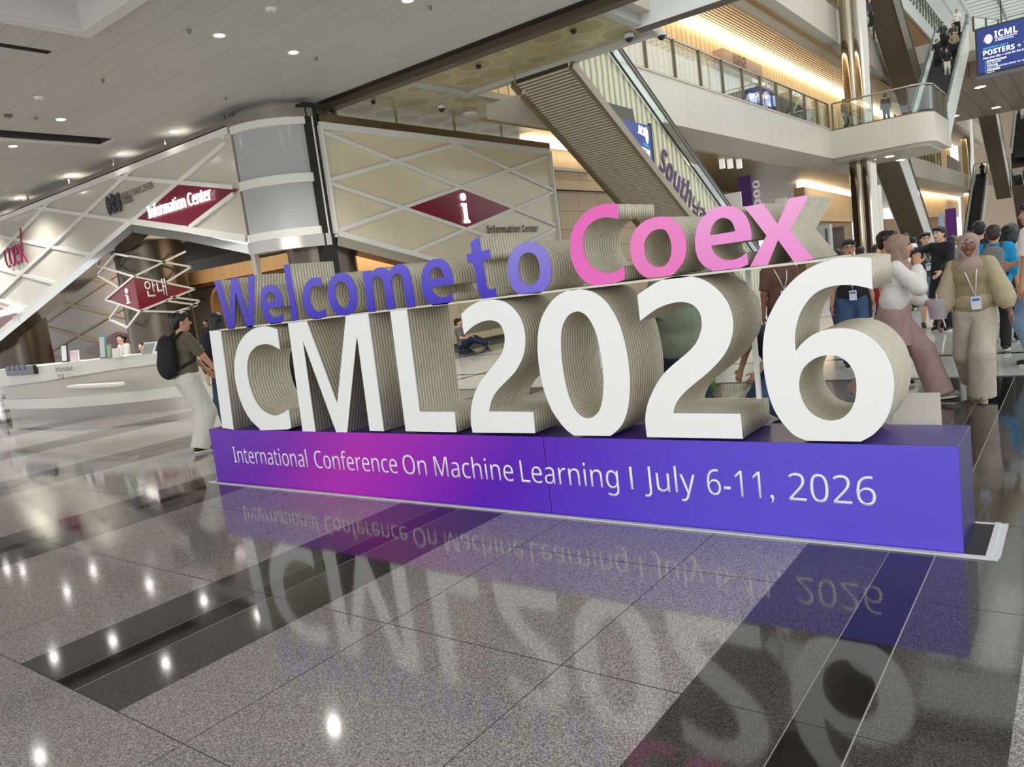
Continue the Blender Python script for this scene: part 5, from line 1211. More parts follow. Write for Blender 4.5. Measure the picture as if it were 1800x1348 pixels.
def person(loc, heading, label, H=1.7, skin='light', feet=None, hands=None, lean=0, side=0, yaw=0, pitch=0, pelvis=None, knee=None,
           top=None, bottom=None, hair='short', hairm=None, shoes=None, vox=.012, face=True, group=None, extras=None, fat=1.0, elbow=None, build_legs=True):
    """front of the figure is its local -y; x > 0 is its left side; heading 0 faces the photographer, 90 degrees the right"""
    s = H/1.7; L0 = Vector(loc); hd = Matrix.Rotation(heading+math.atan2(-L0.x, L0.y), 3, 'Z')
    T = lambda p: L0+hd @ (Vector(p)*s)
    D = lambda p: hd @ (Vector(p)*s)
    feet = feet or [(.1, 0, 0), (-.1, 0, 0)]; hands = hands or [(.26, -.06, .78), (-.26, -.06, .78)]
    pz = Vector(pelvis or (0, 0, .935))
    up = Vector((math.sin(side), -math.sin(lean), math.cos(lean)*math.cos(side))).normalized()
    rt = Vector((1, 0, 0)); rt = (rt-up*rt.dot(up)).normalized(); fw = up.cross(rt)*1.0
    if fw.y > 0: fw = -fw
    sp = lambda u, x=0, f=0: pz+up*u+rt*x+fw*f          # torso space: u above the pelvis, x to the left, f to the front
    neck = sp(.53); hc = sp(.535)+Vector((0, 0, .13))+fw*.03
    hyaw = Matrix.Rotation(yaw, 3, 'Z') @ Matrix.Rotation(pitch, 3, 'X')
    hx, hy, hz = [hyaw @ Vector(v) for v in ((1, 0, 0), (0, -1, 0), (0, 0, 1))]   # head axes: left, front, up
    hp = lambda x, f, u: hc+hx*x+hy*f+hz*u
    b = Solid(.02*s)
    # head
    ell(b, T(hp(0, -.012, .03)), D(hx*.078), D(hy*.098), D(hz*.09)); ell(b, T(hp(0, .018, -.035)), D(hx*.062), D(hy*.072), D(hz*.085))
    rc(b, T(hp(0, .05, -.085)), .03*s, T(hp(0, .058, -.085)), .024*s)
    rc(b, T(hp(0, .092, .015)), .010*s, T(hp(0, .108, -.018)), .0155*s, .008); rc(b, T(hp(.014, .094, -.02)), .011*s, T(hp(-.014, .094, -.02)), .011*s, .006)
    for e in (1, -1):
        ell(b, T(hp(.08*e, -.008, -.005)), D(hx*.010), D(hy*.018), D(hz*.03), .006); rc(b, T(hp(.045*e, .062, -.012)), .022*s, T(hp(.04*e, .06, -.02)), .022*s)
    rc(b, T(hp(0, -.02, -.08)), .052*s, T(neck-up*.02), .058*s)
    # torso
    sh = [sp(.475, .165), sp(.475, -.165)]
    rc(b, T(sp(.46, .13)), .06*s, T(sp(.46, -.13)), .06*s)
    ell(b, T(sp(.36)), D(rt*.15*fat), D(fw*.1*fat), D(up*.17)); ell(b, T(sp(.17)), D(rt*.128*fat), D(fw*.092*fat), D(up*.16)); ell(b, T(sp(0)), D(rt*.15*fat), D(fw*.105*fat), D(up*.12))
    J = {}
    # legs
    for i, e in enumerate((1, -1)):
        hip = pz+Vector((.088*e, 0, -.04)); ft = Vector(feet[i][:3])
        ank = ft+Vector((0, 0, .085)); kp = (knee[i] if knee else (0.05*e, -1, .15))
        kn, ank = ik(hip, ank, .43, .425, kp)
        tdir = Vector(feet[i][3:]) if len(feet[i]) > 3 else Vector((.12*e, -1, 0)); tdir.normalize()
        toe = ank+Vector((0, 0, -.055))+tdir*.145; heel = ank+Vector((0, 0, -.05))-tdir*.055
        J['leg%d' % i] = (hip, kn, ank, heel, toe, tdir)
        rc(b, T(hip), .08*s*fat, T(kn), .05*s); rc(b, T(kn), .05*s, T(kn+(ank-kn)*.35), .052*s); rc(b, T(kn+(ank-kn)*.35), .052*s, T(ank), .034*s)
        rc(b, T(heel), .03*s, T(toe), .026*s)
    # arms and hands
    for i, e in enumerate((1, -1)):
        hd_ = Vector(hands[i][:3]); pole = elbow[i] if elbow else (.5*e, .8, -.3)
        el, wr = ik(sh[i], hd_, .285, .25, pole)
        J['arm%d' % i] = (sh[i], el, wr)
        rc(b, T(sh[i]), .055*s, T(el), .04*s); rc(b, T(el), .04*s, T(wr), .026*s)
        d = (wr-el).normalized(); n_ = Vector((e, 0, 0)); n_ = (n_-d*n_.dot(d))
        n_ = n_.normalized() if n_.length > .1 else Vector((0, 0, 1)); w_ = d.cross(n_)
        if w_.y > 0: w_ = -w_
        pc = wr+d*.05
        ell(b, T(pc), D(d*.05), D(w_*.04), D(n_*.018))
        J['hand%d' % i] = (pc, d, w_, n_)
        for k, (o_, ln) in enumerate(((-.03, .062), (-.01, .075), (.01, .08), (.029, .07))):
            a0 = wr+d*.088+w_*o_; k1 = a0+d*ln*.55-n_*.012; k2 = k1+d*ln*.35-n_*.026
            rc(b, T(a0), .0095*s, T(k1), .0088*s, .003); rc(b, T(k1), .0088*s, T(k2), .0078*s, .003)
        t0 = wr+d*.03+w_*.033; t1 = t0+d*.03+w_*.028-n_*.012; t2 = t1+d*.032-n_*.012
        rc(b, T(t0), .012*s, T(t1), .0105*s, .005); rc(b, T(t1), .0105*s, T(t2), .009*s, .004)
    me = fuse(b, vox)
    me.name = 'person'; me.materials.append(SKINS[skin]); me.transform(Matrix.Translation(-L0))
    o = link('person', me, None, L0)
    tag(o, label, 'person', group)
    def part(name, mb, m, sm=4, amp=0, fr=(9, 9, 4), v=None, par=None):
        q = fuse(mb, v or vox, amp*s, fr); q.name = name; q.materials.append(m); q.transform(Matrix.Translation(-L0)); return link(name, q, par or o, L0)
    # trousers, shorts or skirt
    bt_ = dict(kind='trousers', m=cloth('denim', rgb(52, 72, 104)), w=.012, flare=.0); bt_.update(bottom or {})
    k = bt_['w']; fl = bt_['flare']; p = Solid(.03*s)
    ell(p, T(sp(-.01)), D(rt*(.155*fat+k)), D(fw*(.112*fat+k)), D(up*.12)); ell(p, T(sp(.06)), D(rt*(.145*fat+k*.5)), D(fw*(.105*fat+k*.5)), D(up*.08))
    for i in (0, 1):
        hip, kn, ank, heel, toe, td = J['leg%d' % i]
        if bt_['kind'] == 'trousers':
            sn = (ank-kn).normalized(); he = ank+sn*.035
            rc(p, T(hip), (.09*fat+k)*s, T(kn), (.058+k+fl*.5)*s); rc(p, T(kn), (.058+k+fl*.5)*s, T(he), (.046+k+fl)*s, None, [(T(he), D(sn)/s)])
        else:
            sn = (kn-hip).normalized(); he = hip+(kn-hip)*.88
            rc(p, T(hip), (.092*fat+k)*s, T(he), (.068+k)*s, None, [(T(he), D(sn)/s)])
    part(bt_['kind'], p, bt_['m'], 4, .004+.1*k, (13, 13, 3.5))
    # top
    tp = dict(kind='shirt', m=cloth('white', rgb(214, 212, 208)), t=.014, sleeve=.45, hem=-.06, arm=.0); tp.update(top or {})
    t = tp['t']; p = Solid(.025*s); hz0 = sp(tp['hem']+.02); cutp = [(T(hz0), D(-up)/s)]
    rc(p, T(sp(.46, .13)), (.06+t*.7)*s, T(sp(.46, -.13)), (.06+t*.7)*s)
    ell(p, T(sp(.37)), D(rt*(.15*fat+t)), D(fw*(.1*fat+t)), D(up*.165)); ell(p, T(sp(.17)), D(rt*(.138*fat+t*1.2)), D(fw*(.1*fat+t*1.2)), D(up*.17)); ell(p, T(sp(tp['hem']+.12)), D(rt*(.158*fat+t*1.2)), D(fw*(.115*fat+t*1.2)), D(up*.17), None, cutp)
    for i in (0, 1):
        a, el, wr = J['arm%d' % i]; f_ = tp['sleeve']; ar = tp['arm']
        if f_ <= .5:
            e_ = a+(el-a)*f_*1.8; rc(p, T(a), (.058+t*.5)*s, T(e_), (.05+t*.8+ar)*s, None, [(T(e_), D((el-a).normalized())/s)])
        else:
            e_ = el+(wr-el)*min(.97, (f_-.5)*2); m_ = el+(e_-el)*.55
            rc(p, T(a), (.058+t*.5)*s, T(el), (.045+t*.6+ar)*s); rc(p, T(el), (.045+t*.6+ar)*s, T(m_), (.043+t*.5+ar*1.1)*s); rc(p, T(m_), (.043+t*.5+ar*1.1)*s, T(e_), (.033+t*.35+ar*.2)*s, None, [(T(e_), D((wr-el).normalized())/s)])
    part(tp['kind'], p, tp['m'], 4, .004+.1*ar+.05*t, (11, 11, 6))
    # hair or head scarf
    hm = hairm or M_HAIR; p = Solid(.015*s)
    if hair == 'short':
        ell(p, T(hp(0, -.026, .048)), D(hx*.091), D(hy*.098), D(hz*.088)); ell(p, T(hp(0, -.06, -.0)), D(hx*.078), D(hy*.055), D(hz*.085)); rc(p, T(hp(.045, .058, .088)), .032*s, T(hp(-.04, .06, .09)), .032*s)
        part('hair', p, hm, 2, .006, (40, 40, 40), .01)
    elif hair in ('long', 'bob'):
        ell(p, T(hp(0, -.024, .045)), D(hx*.096), D(hy*.104), D(hz*.09)); ln = .3 if hair == 'long' else .14
        ell(p, T(hp(0, -.062, -.02-ln*.4)), D(hx*.098), D(hy*.055), D(hz*(.1+ln*.55)))
        for e in (1, -1): rc(p, T(hp(.078*e, .0, .05)), .026*s, T(hp(.088*e, -.01, -.06-ln*.55)), .03*s)
        part('hair', p, hm, 2, .006, (40, 40, 10), .01)
    elif hair == 'hijab':
        ell(p, T(hp(0, -.03, .03)), D(hx*.098), D(hy*.113), D(hz*.108)); ell(p, T(hp(0, -.022, -.075)), D(hx*.09), D(hy*.098), D(hz*.095))
        ell(p, T(sp(.455)+fw*.02), D(rt*.155), D(fw*.13), D(up*.1)); ell(p, T(sp(.36)+fw*.055), D(rt*.12), D(fw*.09), D(up*.13))
        ring = [hp(.071*math.cos(a*PI/7), .048-.012*abs(math.cos(a*PI/7)), -.004+.098*math.sin(a*PI/7)) for a in range(15)]
        for a_, b_ in zip(ring[:-1], ring[1:]): rc(p, T(a_), .021*s, T(b_), .021*s)
        part('headscarf', p, hm, 3, .008, (14, 14, 12), .009)
    # shoes
    sm = shoes or (M_SHOE, M_SOLE)
    for i in (0, 1):
        hip, kn, ank, heel, toe, td = J['leg%d' % i]; p = Solid(.02*s)
        rc(p, T(heel+Vector((0, 0, .012))), .037*s, T(toe+Vector((0, 0, .002))), .034*s); rc(p, T(ank-Vector((0, 0, .01))), .042*s, T(heel+(toe-heel)*.55+Vector((0, 0, .02))), .036*s)
        sh_ = part('shoe', p, sm[0], 3, 0, v=.009)
        q = MB(); e_ = Vector((-td.y, td.x, 0)).normalized(); dn = Vector((0, 0, -1)); c_ = [heel-td*.035, toe+td*.03]
        n = 14; pts = []
        for k in range(n):
            a_ = 2*PI*k/n; u_ = math.cos(a_); pts.append(T((c_[0]+c_[1])/2+(c_[1]-c_[0])*.5*u_*(abs(u_)**-.3 if abs(u_) > .01 else 1)*.97+e_*.042*math.sin(a_)+Vector((0, 0, -.030))))
        q.prism(pts, (0, 0, .02*s)); q.build('sole', sm[1], sh_)
    if face:
        for e in (1, -1):
            ey = MB(); eball(ey, T(hp(.031*e, .078, .012)), D(hx*.0135), D(hy*.011), D(hz*.0075), 10); w = ey.build('eye', M_EYE, o, True)
            ey = MB(); eball(ey, T(hp(.031*e, .0865, .012)), D(hx*.0062), D(hy*.0042), D(hz*.0064), 8); ey.build('iris', M_IRIS, w, True)
            eb = MB(); eb.tube([T(hp(.016*e, .091, .032)), T(hp(.033*e, .089, .038)), T(hp(.05*e, .077, .031))], .0042*s, 6); eb.build('eyebrow', hm if hair != 'hijab' else M_HAIR, o, True)
        lp = MB(); smile = .008 if face == 'smile' else .002
        lp.tube([T(hp(-.026, .076, -.048+smile)), T(hp(-.012, .0885, -.0525)), T(hp(.012, .0885, -.0525)), T(hp(.026, .076, -.048+smile))], [.003*s, .006*s, .006*s, .003*s], 8)
        lp.tube([T(hp(-.024, .076, -.05+smile)), T(hp(-.01, .086, -.063)), T(hp(.01, .086, -.063)), T(hp(.024, .076, -.05+smile))], [.003*s, .006*s, .006*s, .003*s], 8)
        lp.build('lips', M_LIP, o, True)
        if face == 'smile':
            te = MB(); te.tube([T(hp(-.02, .079, -.0505)), T(hp(0, .0905, -.0575)), T(hp(.02, .079, -.0505))], .0045*s, 8); te.build('teeth', M_TEETH, o, True)
    if extras:
        for f in extras: f(o, T, D, sp, hp, J, s, part)
    return o
# accessories worn by a person
def lanyard(drop=.02, m=None, side=0):
    def f(o, T, D, sp, hp, J, s, part):
        r = MB(); a = sp(.50, .07, .07); c = sp(.50, -.07, .07); bt = sp(.22+drop, side, .17); k = sp(.53, 0, -.08)
        r.tube([T(k), T(sp(.515, .07, -.02)), T(sp(.50, .075, .06)), T(sp(.38, .045+side*.5, .155)), T(bt), T(sp(.38, -.045+side*.5, .155)), T(sp(.50, -.075, .06)), T(sp(.515, -.07, -.02))], .007*s, 6, closed=True)
        r.build('lanyard', m or M_LANY, o, True)
        q = MB(); q.obox(T(sp(.15+drop, side, .178)), D(sp(0, .045)-sp(0)), D((sp(0, 0, .004)-sp(0))), D(sp(.065)-sp(0))); w = q.build('badge', M_BADGE, o)
        q = MB(); q.obox(T(sp(.185+drop, side, .184)), D(sp(0, .035)-sp(0)), D((sp(0, 0, .001)-sp(0))), D(sp(.014)-sp(0))); q.build('badge_print', M_BADGEB, w)
    return f
def backpack(m, m2=None, big=1.0):
    def f(o, T, D, sp, hp, J, s, part):
        p = Solid(.03*s); ell(p, T(sp(.30, 0, -.2)), D(sp(0, .15*big)-sp(0)), D(sp(0, 0, .085*big)-sp(0)), D(sp(.21*big)-sp(0))); ell(p, T(sp(.17, 0, -.21)), D(sp(0, .15*big)-sp(0)), D(sp(0, 0, .1*big)-sp(0)), D(sp(.16*big)-sp(0))); ell(p, T(sp(.40, 0, -.19)), D(sp(0, .13)-sp(0)), D(sp(0, 0, .075)-sp(0)), D(sp(.12)-sp(0)))
        w = part('backpack', p, m, 3, .004)
        for e in (1, -1):
            q = MB(); q.tube([T(sp(.47, .09*e, -.15)), T(sp(.545, .1*e, -.03)), T(sp(.5, .11*e, .1)), T(sp(.36, .125*e, .135)), T(sp(.2, .17*e, .05)), T(sp(.12, .15*e, -.14))], .02*s, 8); q.build('strap', m2 or m, w, True)
        q = MB(); q.tube([T(sp(.49, .03, -.19)), T(sp(.53, .02, -.2)), T(sp(.53, -.02, -.2)), T(sp(.49, -.03, -.19))], .009*s, 6); q.build('grab_loop', m2 or m, w, True)
    return f
def glasses():
    def f(o, T, D, sp, hp, J, s, part):
        q = MB()
        for e in (1, -1):
            q.tube([T(hp(.031*e+.021*math.cos(k*PI/6), .094, .012+.017*math.sin(k*PI/6))) for k in range(12)], .0022*s, 5, closed=True)
            q.tube([T(hp(.052*e, .092, .016)), T(hp(.078*e, .06, .014)), T(hp(.086*e, -.01, .008))], .0022*s, 5)
        q.tube([T(hp(.010, .096, .014)), T(hp(-.010, .096, .014))], .0022*s, 5); q.build('glasses', M_SHOE, o)
    return f
def vest(m, t=.03):
    def f(o, T, D, sp, hp, J, s, part):
        p = Solid(.03*s); rc(p, T(sp(.455, .115)), (.064+t)*s, T(sp(.455, -.115)), (.064+t)*s); ell(p, T(sp(.36)), D(sp(0, .165+t)-sp(0)), D(sp(0, 0, .112+t)-sp(0)), D(sp(.17)-sp(0))); ell(p, T(sp(.17)), D(sp(0, .155+t)-sp(0)), D(sp(0, 0, .112+t)-sp(0)), D(sp(.17)-sp(0))); ell(p, T(sp(.03)), D(sp(0, .165+t)-sp(0)), D(sp(0, 0, .12+t)-sp(0)), D(sp(.12)-sp(0)), None, [(T(sp(-.03)), D(sp(-1)-sp(0)).normalized())])
        w = part('knitted_vest', p, m, 4, .006)
    return f
def overskirt(m, z0=-.34, r=.19):
    def f(o, T, D, sp, hp, J, s, part):
        p = Solid(.02); rc(p, T(sp(.08)), .15*s, T(sp(z0)), r*s, None, [(T(sp(z0)), D(sp(-1)-sp(0)).normalized())]); part('tunic_skirt', p, m, 4, .012, (8, 8, 2))
    return f
def phone(i):
    def f(o, T, D, sp, hp, J, s, part):
        pc, d, w, n = J['hand%d' % i]; q = MB(); q.obox(T(pc+d*.05-n*.03), D(d*.07), D(w*.035), D(n*.004)); q.build('phone', M_SHOE, o)
    return f
R = math.radians
C_ = {k: cloth(k, c) for k, c in dict(mauve=rgb(170, 140, 134), mauve2=rgb(164, 136, 132), scarf1=rgb(156, 130, 114), white=rgb(226, 222, 216), beige=rgb(176, 162, 132), khaki=rgb(150, 136, 104), cream=rgb(190, 178, 162),
      scarf2=rgb(164, 142, 130), olive=rgb(96, 88, 72), offwhite=rgb(210, 206, 196), black=rgb(26, 26, 29), navy=rgb(30, 34, 50), jeans=rgb(58, 84, 122), djeans=rgb(36, 48, 74), ljeans=rgb(120, 146, 172), red=rgb(168, 34, 44),
      green=rgb(74, 84, 70), sage=rgb(136, 146, 122), brown=rgb(104, 74, 60), blue=rgb(20, 142, 196), grey=rgb(120, 120, 122), tealj=rgb(50, 78, 92), dgrey=rgb(64, 64, 68)).items()}
def G(px, py, z=0): return at(px, py, 'z', z)
def head_at(px, py, H, y=None, dist=None):
    """ground point of a standing figure whose eyes (0.93 H) show at px, py at depth y"""
    p = at(px, py, 'y', y); return Vector((p.x, p.y, 0))
# --- the two women in head scarves, in front on the right
def bucket(o, T, D, sp, hp, J, s, part):
    pc, d, w, n = J['hand0']; c = pc+Vector((0.0, -.05, -.05)); q = MB()
    q.lathe([(.075*s, -.09*s), (.1*s, .1*s), (.105*s, .1*s), (.105*s, .112*s), (.098*s, .1*s), (.073*s, -.085*s)], T(c), 20); w_ = q.build('clear_bucket', mat('clear_plastic', rgb(214, 206, 214), .1, alpha=.45), o, True)
    q = MB(); q.lathe([(.0005, -.08*s), (.068*s, -.08*s), (.085*s, .04*s), (.0005, .05*s)], T(c), 18); q.build('pink_contents', mat('pink_candy', rgb(150, 54, 92), .4, noise=.3, nscale=60), w_, True)
    q = MB(); q.tube([T(c+Vector((-.1, 0, .1))), T(c+Vector((-.06, 0, .16))), T(c+Vector((.06, 0, .16))), T(c+Vector((.1, 0, .1)))], .004, 6); q.build('handle', M_LANY, w_)
q1 = G(1622, 712)
fr = at(1655, 705, 'z', 0)
person(Vector((fr.x-.33, fr.y-.02, 0)), R(84), 'woman in beige head scarf and mauve trousers holding a clear bucket', 1.48, 'tan',
       feet=[(.06, -.36, .01, .1, -1, .12), (-.08, .36, .05, 0, -1, -.6)], hands=[(.08, -.30, .98), (-.04, -.235, 1.37)], lean=R(7), pitch=R(4), vox=.007, elbow=[(.6, .6, -.4), (-.5, -.2, -1)],
       pelvis=(0, 0, .9), top=dict(m=C_['white'], t=.022, sleeve=.98, arm=.018, hem=.02), bottom=dict(m=C_['mauve2'], w=.03, flare=.055), hair='hijab', hairm=C_['scarf1'], shoes=(mat('shoe_taupe', rgb(136, 128, 116), .6), M_SOLE), extras=[bucket, overskirt(C_['mauve'], -.3, .2)])
fr = at(1712, 703, 'z', 0)
person(Vector((fr.x+.03, fr.y+.08, 0)), R(-10), 'smiling woman in taupe head scarf, khaki vest and cream trousers with a lanyard', 1.385, 'brown',
       feet=[(.05, -.1, 0, .25, -1, 0), (-.12, .38, .10, -.1, -1, -.9)], hands=[(.36, -.12, .80), (-.34, -.1, .74)], lean=R(2), face='smile', vox=.007, side=R(-2), yaw=R(6),
       top=dict(m=C_['beige'], t=.025, sleeve=.95, arm=.035, hem=-.02), bottom=dict(m=C_['cream'], w=.03, flare=.055), hair='hijab', hairm=C_['scarf2'], shoes=(mat('shoe_khaki', rgb(156, 144, 112), .7), M_SOLE), extras=[vest(C_['khaki']), lanyard(-.06, None, .05)])
# --- the pair on the left
fm = at(338, 797, 'z', 0)
person(Vector((fm.x, fm.y+.1, 0)), R(112), 'man in olive shirt and pale trousers with a large black backpack left of the sign', 1.6, 'tan',
       feet=[(.12, -.1, 0, .1, -1, 0), (-.1, .02, 0)], hands=[(.2, -.34, .98), (-.22, -.3, .95)], vox=.008, yaw=R(-14), lean=R(2),
       top=dict(m=C_['olive'], t=.022, sleeve=.48, hem=-.04), bottom=dict(m=C_['offwhite'], w=.035, flare=.035), extras=[backpack(C_['black'], None, 1.1), glasses()])
def chest_logo(o, T, D, sp, hp, J, s, part):
    q = MB(); q.ball(T(sp(.3, 0, -.36)), .05, 10); q.build('white_patch', M_LANY, o); q = MB(); q.ball(T(sp(.25, .03, -.36)), .05, 10); q.build('red_patch', mat('patch_red', rgb(206, 60, 44), .6), o)
fw = at(374, 768, 'z', 0)
person(Vector((fw.x+.15, fw.y+.25, 0)), R(-150), 'woman with long black hair in a navy jacket behind the first letter', 1.56, 'light', hair='long', vox=.01, face=False,
       top=dict(m=C_['navy'], t=.04, sleeve=.97, arm=.02, hem=-.1), bottom=dict(m=C_['tealj'], w=.02), extras=[backpack(C_['navy'], None, .95), chest_logo])
person((-7.2, 5.4, 0), R(150), 'person in black with a white collar glimpsed behind the gap of the letter C', 1.52, 'light', face=False, top=dict(m=C_['black'], t=.03, sleeve=.97), bottom=dict(m=C_['black'], w=.02))
# --- attendants and visitors of the information centre
q = at(219, 592, 'y', 8.4)
person((q.x, 8.4, 0), R(-60), 'attendant in a white shirt looking down at a phone behind the white counter', 1.45, 'light', lean=R(8), pitch=R(-22), hands=[(.08, -.36, 1.14), (-.1, -.34, 1.1)], top=dict(m=C_['white'], t=.02, sleeve=.9), bottom=dict(m=C_['black'])
       , extras=[phone(0)])
q = at(249, 609, 'y', 7.6)
person((q.x+.1, 7.75, 0), R(-100), 'dark haired attendant bowed low behind the counter top', 1.28, 'light', lean=R(20), pitch=R(-30), face=False, top=dict(m=C_['black'], t=.02), bottom=dict(m=C_['black']))
q = at(346, 600, 'y', 14.6)
person((q.x, 14.6, 0), R(-70), 'woman with long hair, grey shirt and jeans sitting near the booth', 1.5, 'light', hair='long', pelvis=(0, 0, .95), feet=[(.1, -.2, .45), (-.1, -.2, .45)], hands=[(.1, -.35, 1.3), (-.12, -.3, 1.2)], top=dict(m=C_['dgrey'], t=.02), bottom=dict(m=C_['jeans'], w=.015), extras=[lanyard()], knee=[(.1, -1, .4), (-.1, -1, .4)])
bn = tag(MB().box(q.x-.25, q.x+.25, 14.62, 15.1, 0, .72).build('seat_block', C_['dgrey']), 'dark block seat under the sitting woman near the booth', 'seat')
q = at(363, 572, 'y', 15.4)
person((q.x, 15.4, 0), R(-40), 'dark haired man in black beside the woman with long hair near the booth', 1.6, 'tan', top=dict(m=C_['black'], t=.02), bottom=dict(m=C_['jeans']))
q = at(826, 611, 'z', 0)
person((-12.9, 14.9, 0), R(75), 'person in a grey shirt sitting on the floor against the cream tile wall', 1.52, 'light', pelvis=(0, 0, .1), lean=R(-8), feet=[(.12, -.72, .02, .1, -.5, .9), (-.12, -.7, .02, -.1, -.5, .9)], knee=[(.4, -.2, .5), (-.4, -.2, .5)], hands=[(.2, -.28, .32), (-.2, -.28, .32)], top=dict(m=C_['grey'], t=.02), bottom=dict(m=C_['djeans'], w=.02), extras=[phone(0)])
tag(MB().ball((-13.05, 14.05, .17), .17, 14, sc=(1, 1.5, 1)).build('dark_bag', C_['black'], smooth=True), 'dark bag on the floor beside the person sitting against the wall', 'bag')
# --- people behind the sign
def at_eye(px, py, y): 
    p = at(px, py, 'y', y); return p
def stand(px, py, y, heading, label, skin='light', H=None, **kw):
    p = at(px, py, 'y', y); h = H or p.z/.94
    return person((p.x, y, 0), heading, label, max(1.25, min(1.75, h)), skin, **kw)
person((-2.36, 5.2, 0), R(190), 'person in a sage green shirt standing close behind the second numeral 2', 1.6, 'brown', face=False, fat=1.15, top=dict(m=C_['sage'], t=.045, sleeve=.5, arm=.03, hem=-.12), bottom=dict(m=C_['djeans'], w=.02))
stand(1366, 437, 8.6, R(15), 'person in a brown shirt with a badge seen between the last 2 and the 6', 'brown', 1.5, top=dict(m=C_['brown'], t=.02, sleeve=.45), bottom=dict(m=C_['djeans']), extras=[lanyard()])
q = at(1350, 528, 'y', 6.2)
person((q.x+.05, 6.25, 0), R(-60), 'dark haired person bending down behind the left curve of the 6', 1.45, 'tan', face=False, lean=R(48), pelvis=(0, 0, .72), feet=[(.12, 0, 0), (-.12, .1, 0)], hands=[(.16, -.34, .62), (-.16, -.34, .62)], top=dict(m=C_['black'], t=.02), bottom=dict(m=C_['jeans']))
stand(1492, 438, 9.6, R(4), 'young man with glasses, black shirt and blue jeans behind the 6', 'tan', None, top=dict(m=C_['black'], t=.022, sleeve=.48), bottom=dict(m=C_['jeans'], w=.022), hands=[(.27, -.05, .8), (-.27, -.02, .8)], extras=[lanyard(-.1), glasses()])
stand(1556, 420, 8.2, R(70), 'person in a red shirt with curly dark hair hidden behind the mauve walking woman', 'tan', 1.5, top=dict(m=C_['red'], t=.022), bottom=dict(m=C_['djeans'], w=.015), hairm=M_HAIR)
stand(1626, 421, 13.4, R(12), 'laughing young man in a dark green jacket and denim shorts with a badge', 'light', None, face='smile', top=dict(m=C_['green'], t=.025, sleeve=.9), bottom=dict(kind='shorts', m=C_['ljeans'], w=.025), hands=[(.12, -.3, .98), (-.16, -.28, 1.0)], extras=[lanyard(), glasses()])
stand(1653, 412, 12.9, R(-38), 'man in black pointing left beside the laughing young man', 'light', None, top=dict(m=C_['black'], t=.03, sleeve=.97), bottom=dict(m=C_['black'], w=.02), hands=[(.2, -.3, 1.0), (-.3, -.52, 1.32)])
stand(1746, 412, 10.4, R(176), 'man in a bright blue shirt with a grey backpack walking away on the right', 'tan', None, face=False, hairm=M_HAIRB, top=dict(m=C_['blue'], t=.04, sleeve=.6, arm=.02), bottom=dict(m=C_['black'], w=.015), extras=[backpack(C_['grey'], C_['dgrey'], .8)], feet=[(.1, -.12, 0), (-.1, .16, .03)])
stand(1721, 404, 12.0, R(185), 'tall person with short black hair behind the smiling woman', 'tan', None, face=False, top=dict(m=C_['black'], t=.02), bottom=dict(m=C_['djeans']))
stand(1772, 411, 11.2, R(160), 'person with a black bob and white shirt beside the man in bright blue', 'light', None, face=False, hair='bob', top=dict(m=C_['white'], t=.03, sleeve=.9), bottom=dict(m=C_['black'], w=.03), extras=[backpack(C_['black'], None, .6)])
stand(1818, 392, 9.3, R(-110), 'man in a white shirt and jeans cut by the right edge of the frame', 'tan', 1.6, face=True, top=dict(m=C_['white'], t=.035, sleeve=.48, arm=.01), bottom=dict(m=C_['ljeans'], w=.02), hands=[(.26, -.06, .8), (-.2, -.3, 1.08)])
stand(1541, 440, 14.5, R(40), 'woman with long dark hair and a red dark scarf behind the head scarf woman', 'light', None, hair='long', top=dict(m=C_['black'], t=.03, sleeve=.9), bottom=dict(m=C_['black']), extras=[lanyard()])
bg_people = [(1472, 449, 13.5, 200, 'short', 'black', 'dark haired person low behind the tail of the x'), (1513, 443, 15.5, 170, 'short', 'dgrey', 'person in grey just right of the man with glasses'), (1592, 420, 17, 190, 'short', 'white', 'far person in white between the red shirt and the laughing man'),
  (1674, 423, 17.5, 150, 'short', 'white', 'far person in a white shirt right of the man in black'), (1688, 424, 16, -140, 'short', 'grey', 'older person with light hair looking left in the crowd'), (1699, 420, 19, 180, 'bob', 'black', 'far person in black behind the smiling woman'),
  (1735, 416, 21, 175, 'short', 'navy', 'far person in navy between two dark heads'), (1762, 413, 22, 30, 'short', 'brown', 'far person in brown left of the white shirted bob'), (1786, 412, 18, -100, 'short', 'black', 'far person in black near the right edge looking left'),
  (1795, 412, 24, 190, 'long', 'white', 'farthest person in white at the right edge'), (1606, 424, 23, 170, 'short', 'navy', 'farthest person in navy left of the laughing man'), (1702, 412, 27, 0, 'short', 'red', 'farthest person in red deep in the crowd'),
  (1778, 405, 14.0, 185, 'short', 'black', 'person in black trousers walking away right of the blue shirt')]
for (px, py, y, hd, hr, c, lab) in bg_people:
    stand(px, py, y, R(hd), lab, random.choice(['light', 'tan']), None, hair=hr, face=abs(hd) < 120, vox=.016, top=dict(m=C_[c], t=.025, sleeve=random.choice([.48, .95])), bottom=dict(m=C_[random.choice(['black', 'djeans', 'jeans'])], w=.015), extras=[lanyard()] if abs(hd) < 60 else None, hairm=mat('grey_hair', rgb(140, 130, 118), .6) if 'older' in lab else None, group='crowd behind the sign')
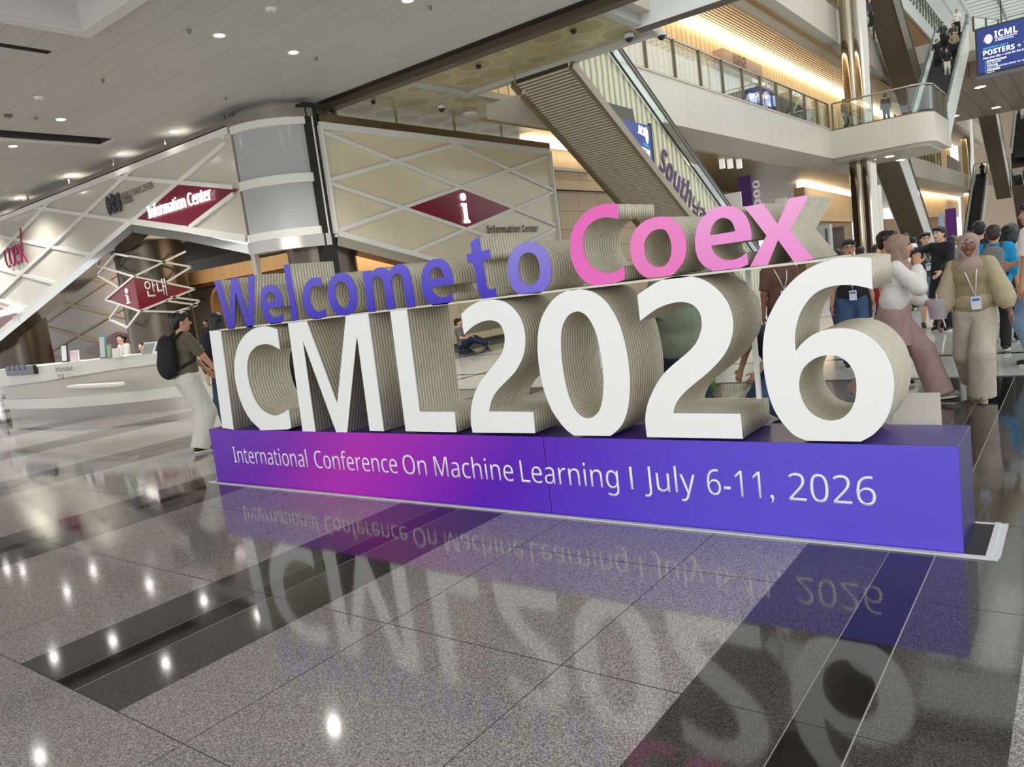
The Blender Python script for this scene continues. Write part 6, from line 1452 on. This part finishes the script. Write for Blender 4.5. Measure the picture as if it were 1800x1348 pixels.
# --- people on the upper levels
def upper(px, py, y, z, hd, c, b, lab, **kw):
    """figure standing on level z whose head shows at px, py"""
    p = at(px, py, 'y', y); return person((p.x, y, z), R(hd), lab, 1.52, random.choice(['light', 'tan']), vox=.018, face=False, top=dict(m=C_[c], t=.025, sleeve=.9), bottom=dict(m=C_[b], w=.015), **kw)
upper(1484, 203, 42.0, 6.97, 60, 'dgrey', 'black', 'person in grey behind the balcony glass near the steel columns')
upper(1556, 172, 43.2, 6.97, 175, 'black', 'djeans', 'person in black standing at the middle of the balcony')
upper(1519, 196, 44.5, 6.97, 20, 'white', 'black', 'person in white behind the balcony glass right of the columns')
upper(1531, 68, 48.5, 13.05, 60, 'dgrey', 'black', 'person in grey behind the upper gallery rail in front of the warm windows')
ez = lambda y: 6.95+.577*(y-45.6)
esc_people = [(-6.0, 50.6, 'black', 'offwhite', 'lowest rider in black with a white scarf and pale trousers on the pale escalator'), (-6.65, 52.2, 'black', 'black', 'rider in a black shirt second from below on the left of the pale escalator'), (-5.85, 52.8, 'khaki', 'black', 'rider in khaki leaning on the right rail of the pale escalator'),
  (-6.0, 54.0, 'green', 'black', 'rider in dark green on the right of the pale escalator'), (-6.6, 54.6, 'dgrey', 'black', 'rider in dark grey near the top of the pale escalator'), (-6.0, 56.0, 'white', 'black', 'topmost rider in a white shirt on the pale escalator')]
for x, y, c, b, lab in esc_people:
    person((x, y, ez(y)), R(random.choice([-8, 0, 8])), lab, 1.52, random.choice(['light', 'tan']), vox=.018, face=False, top=dict(m=C_[c], t=.025, sleeve=.6), bottom=dict(m=C_[b], w=.015), hands=[(.2, -.25, 1.0), (-.2, -.2, 1.0)], group='riders on the pale escalator')
y = 93.0; person((-8.4, y, .62*(y-83)), R(180), 'rider in black seen from behind at the top of the distant escalator', 1.55, 'tan', vox=.02, face=False, top=dict(m=C_['black']), bottom=dict(m=C_['black']), hair='long')
y = 90.5; person((-4.7, y, 7.2+.577*(y-84)), R(0), 'rider in white on the far right escalator below the bridge', 1.55, 'light', vox=.02, face=False, top=dict(m=C_['white'], t=.03), bottom=dict(m=C_['offwhite'], w=.03))
# small things on the floor behind the sign
q = at(1246, 694, 'z', 0)
tag(MB().ball((q.x, q.y+.02, .13), .13, 14, sc=(.6, .6, 1)).build('green_bag', mat('green_bag_cloth', rgb(60, 140, 36), .5), smooth=True), 'small bright green bag on the floor behind the foot of the second 2', 'bag')
# ------------------------------------------------------------ true size: one unit above is 1.12 m (camera, lamps and objects alike)
K = 1.12
for o in list(SC.objects):
    if o.parent is not None: continue
    o.location = o.location*K
    if o.type in ('MESH', 'EMPTY'): o.scale = (K, K, K)
for l in bpy.data.lights:
    l.energy *= K*K
    if l.type == 'AREA': l.size *= K; l.size_y *= K
    else: l.shadow_soft_size *= K
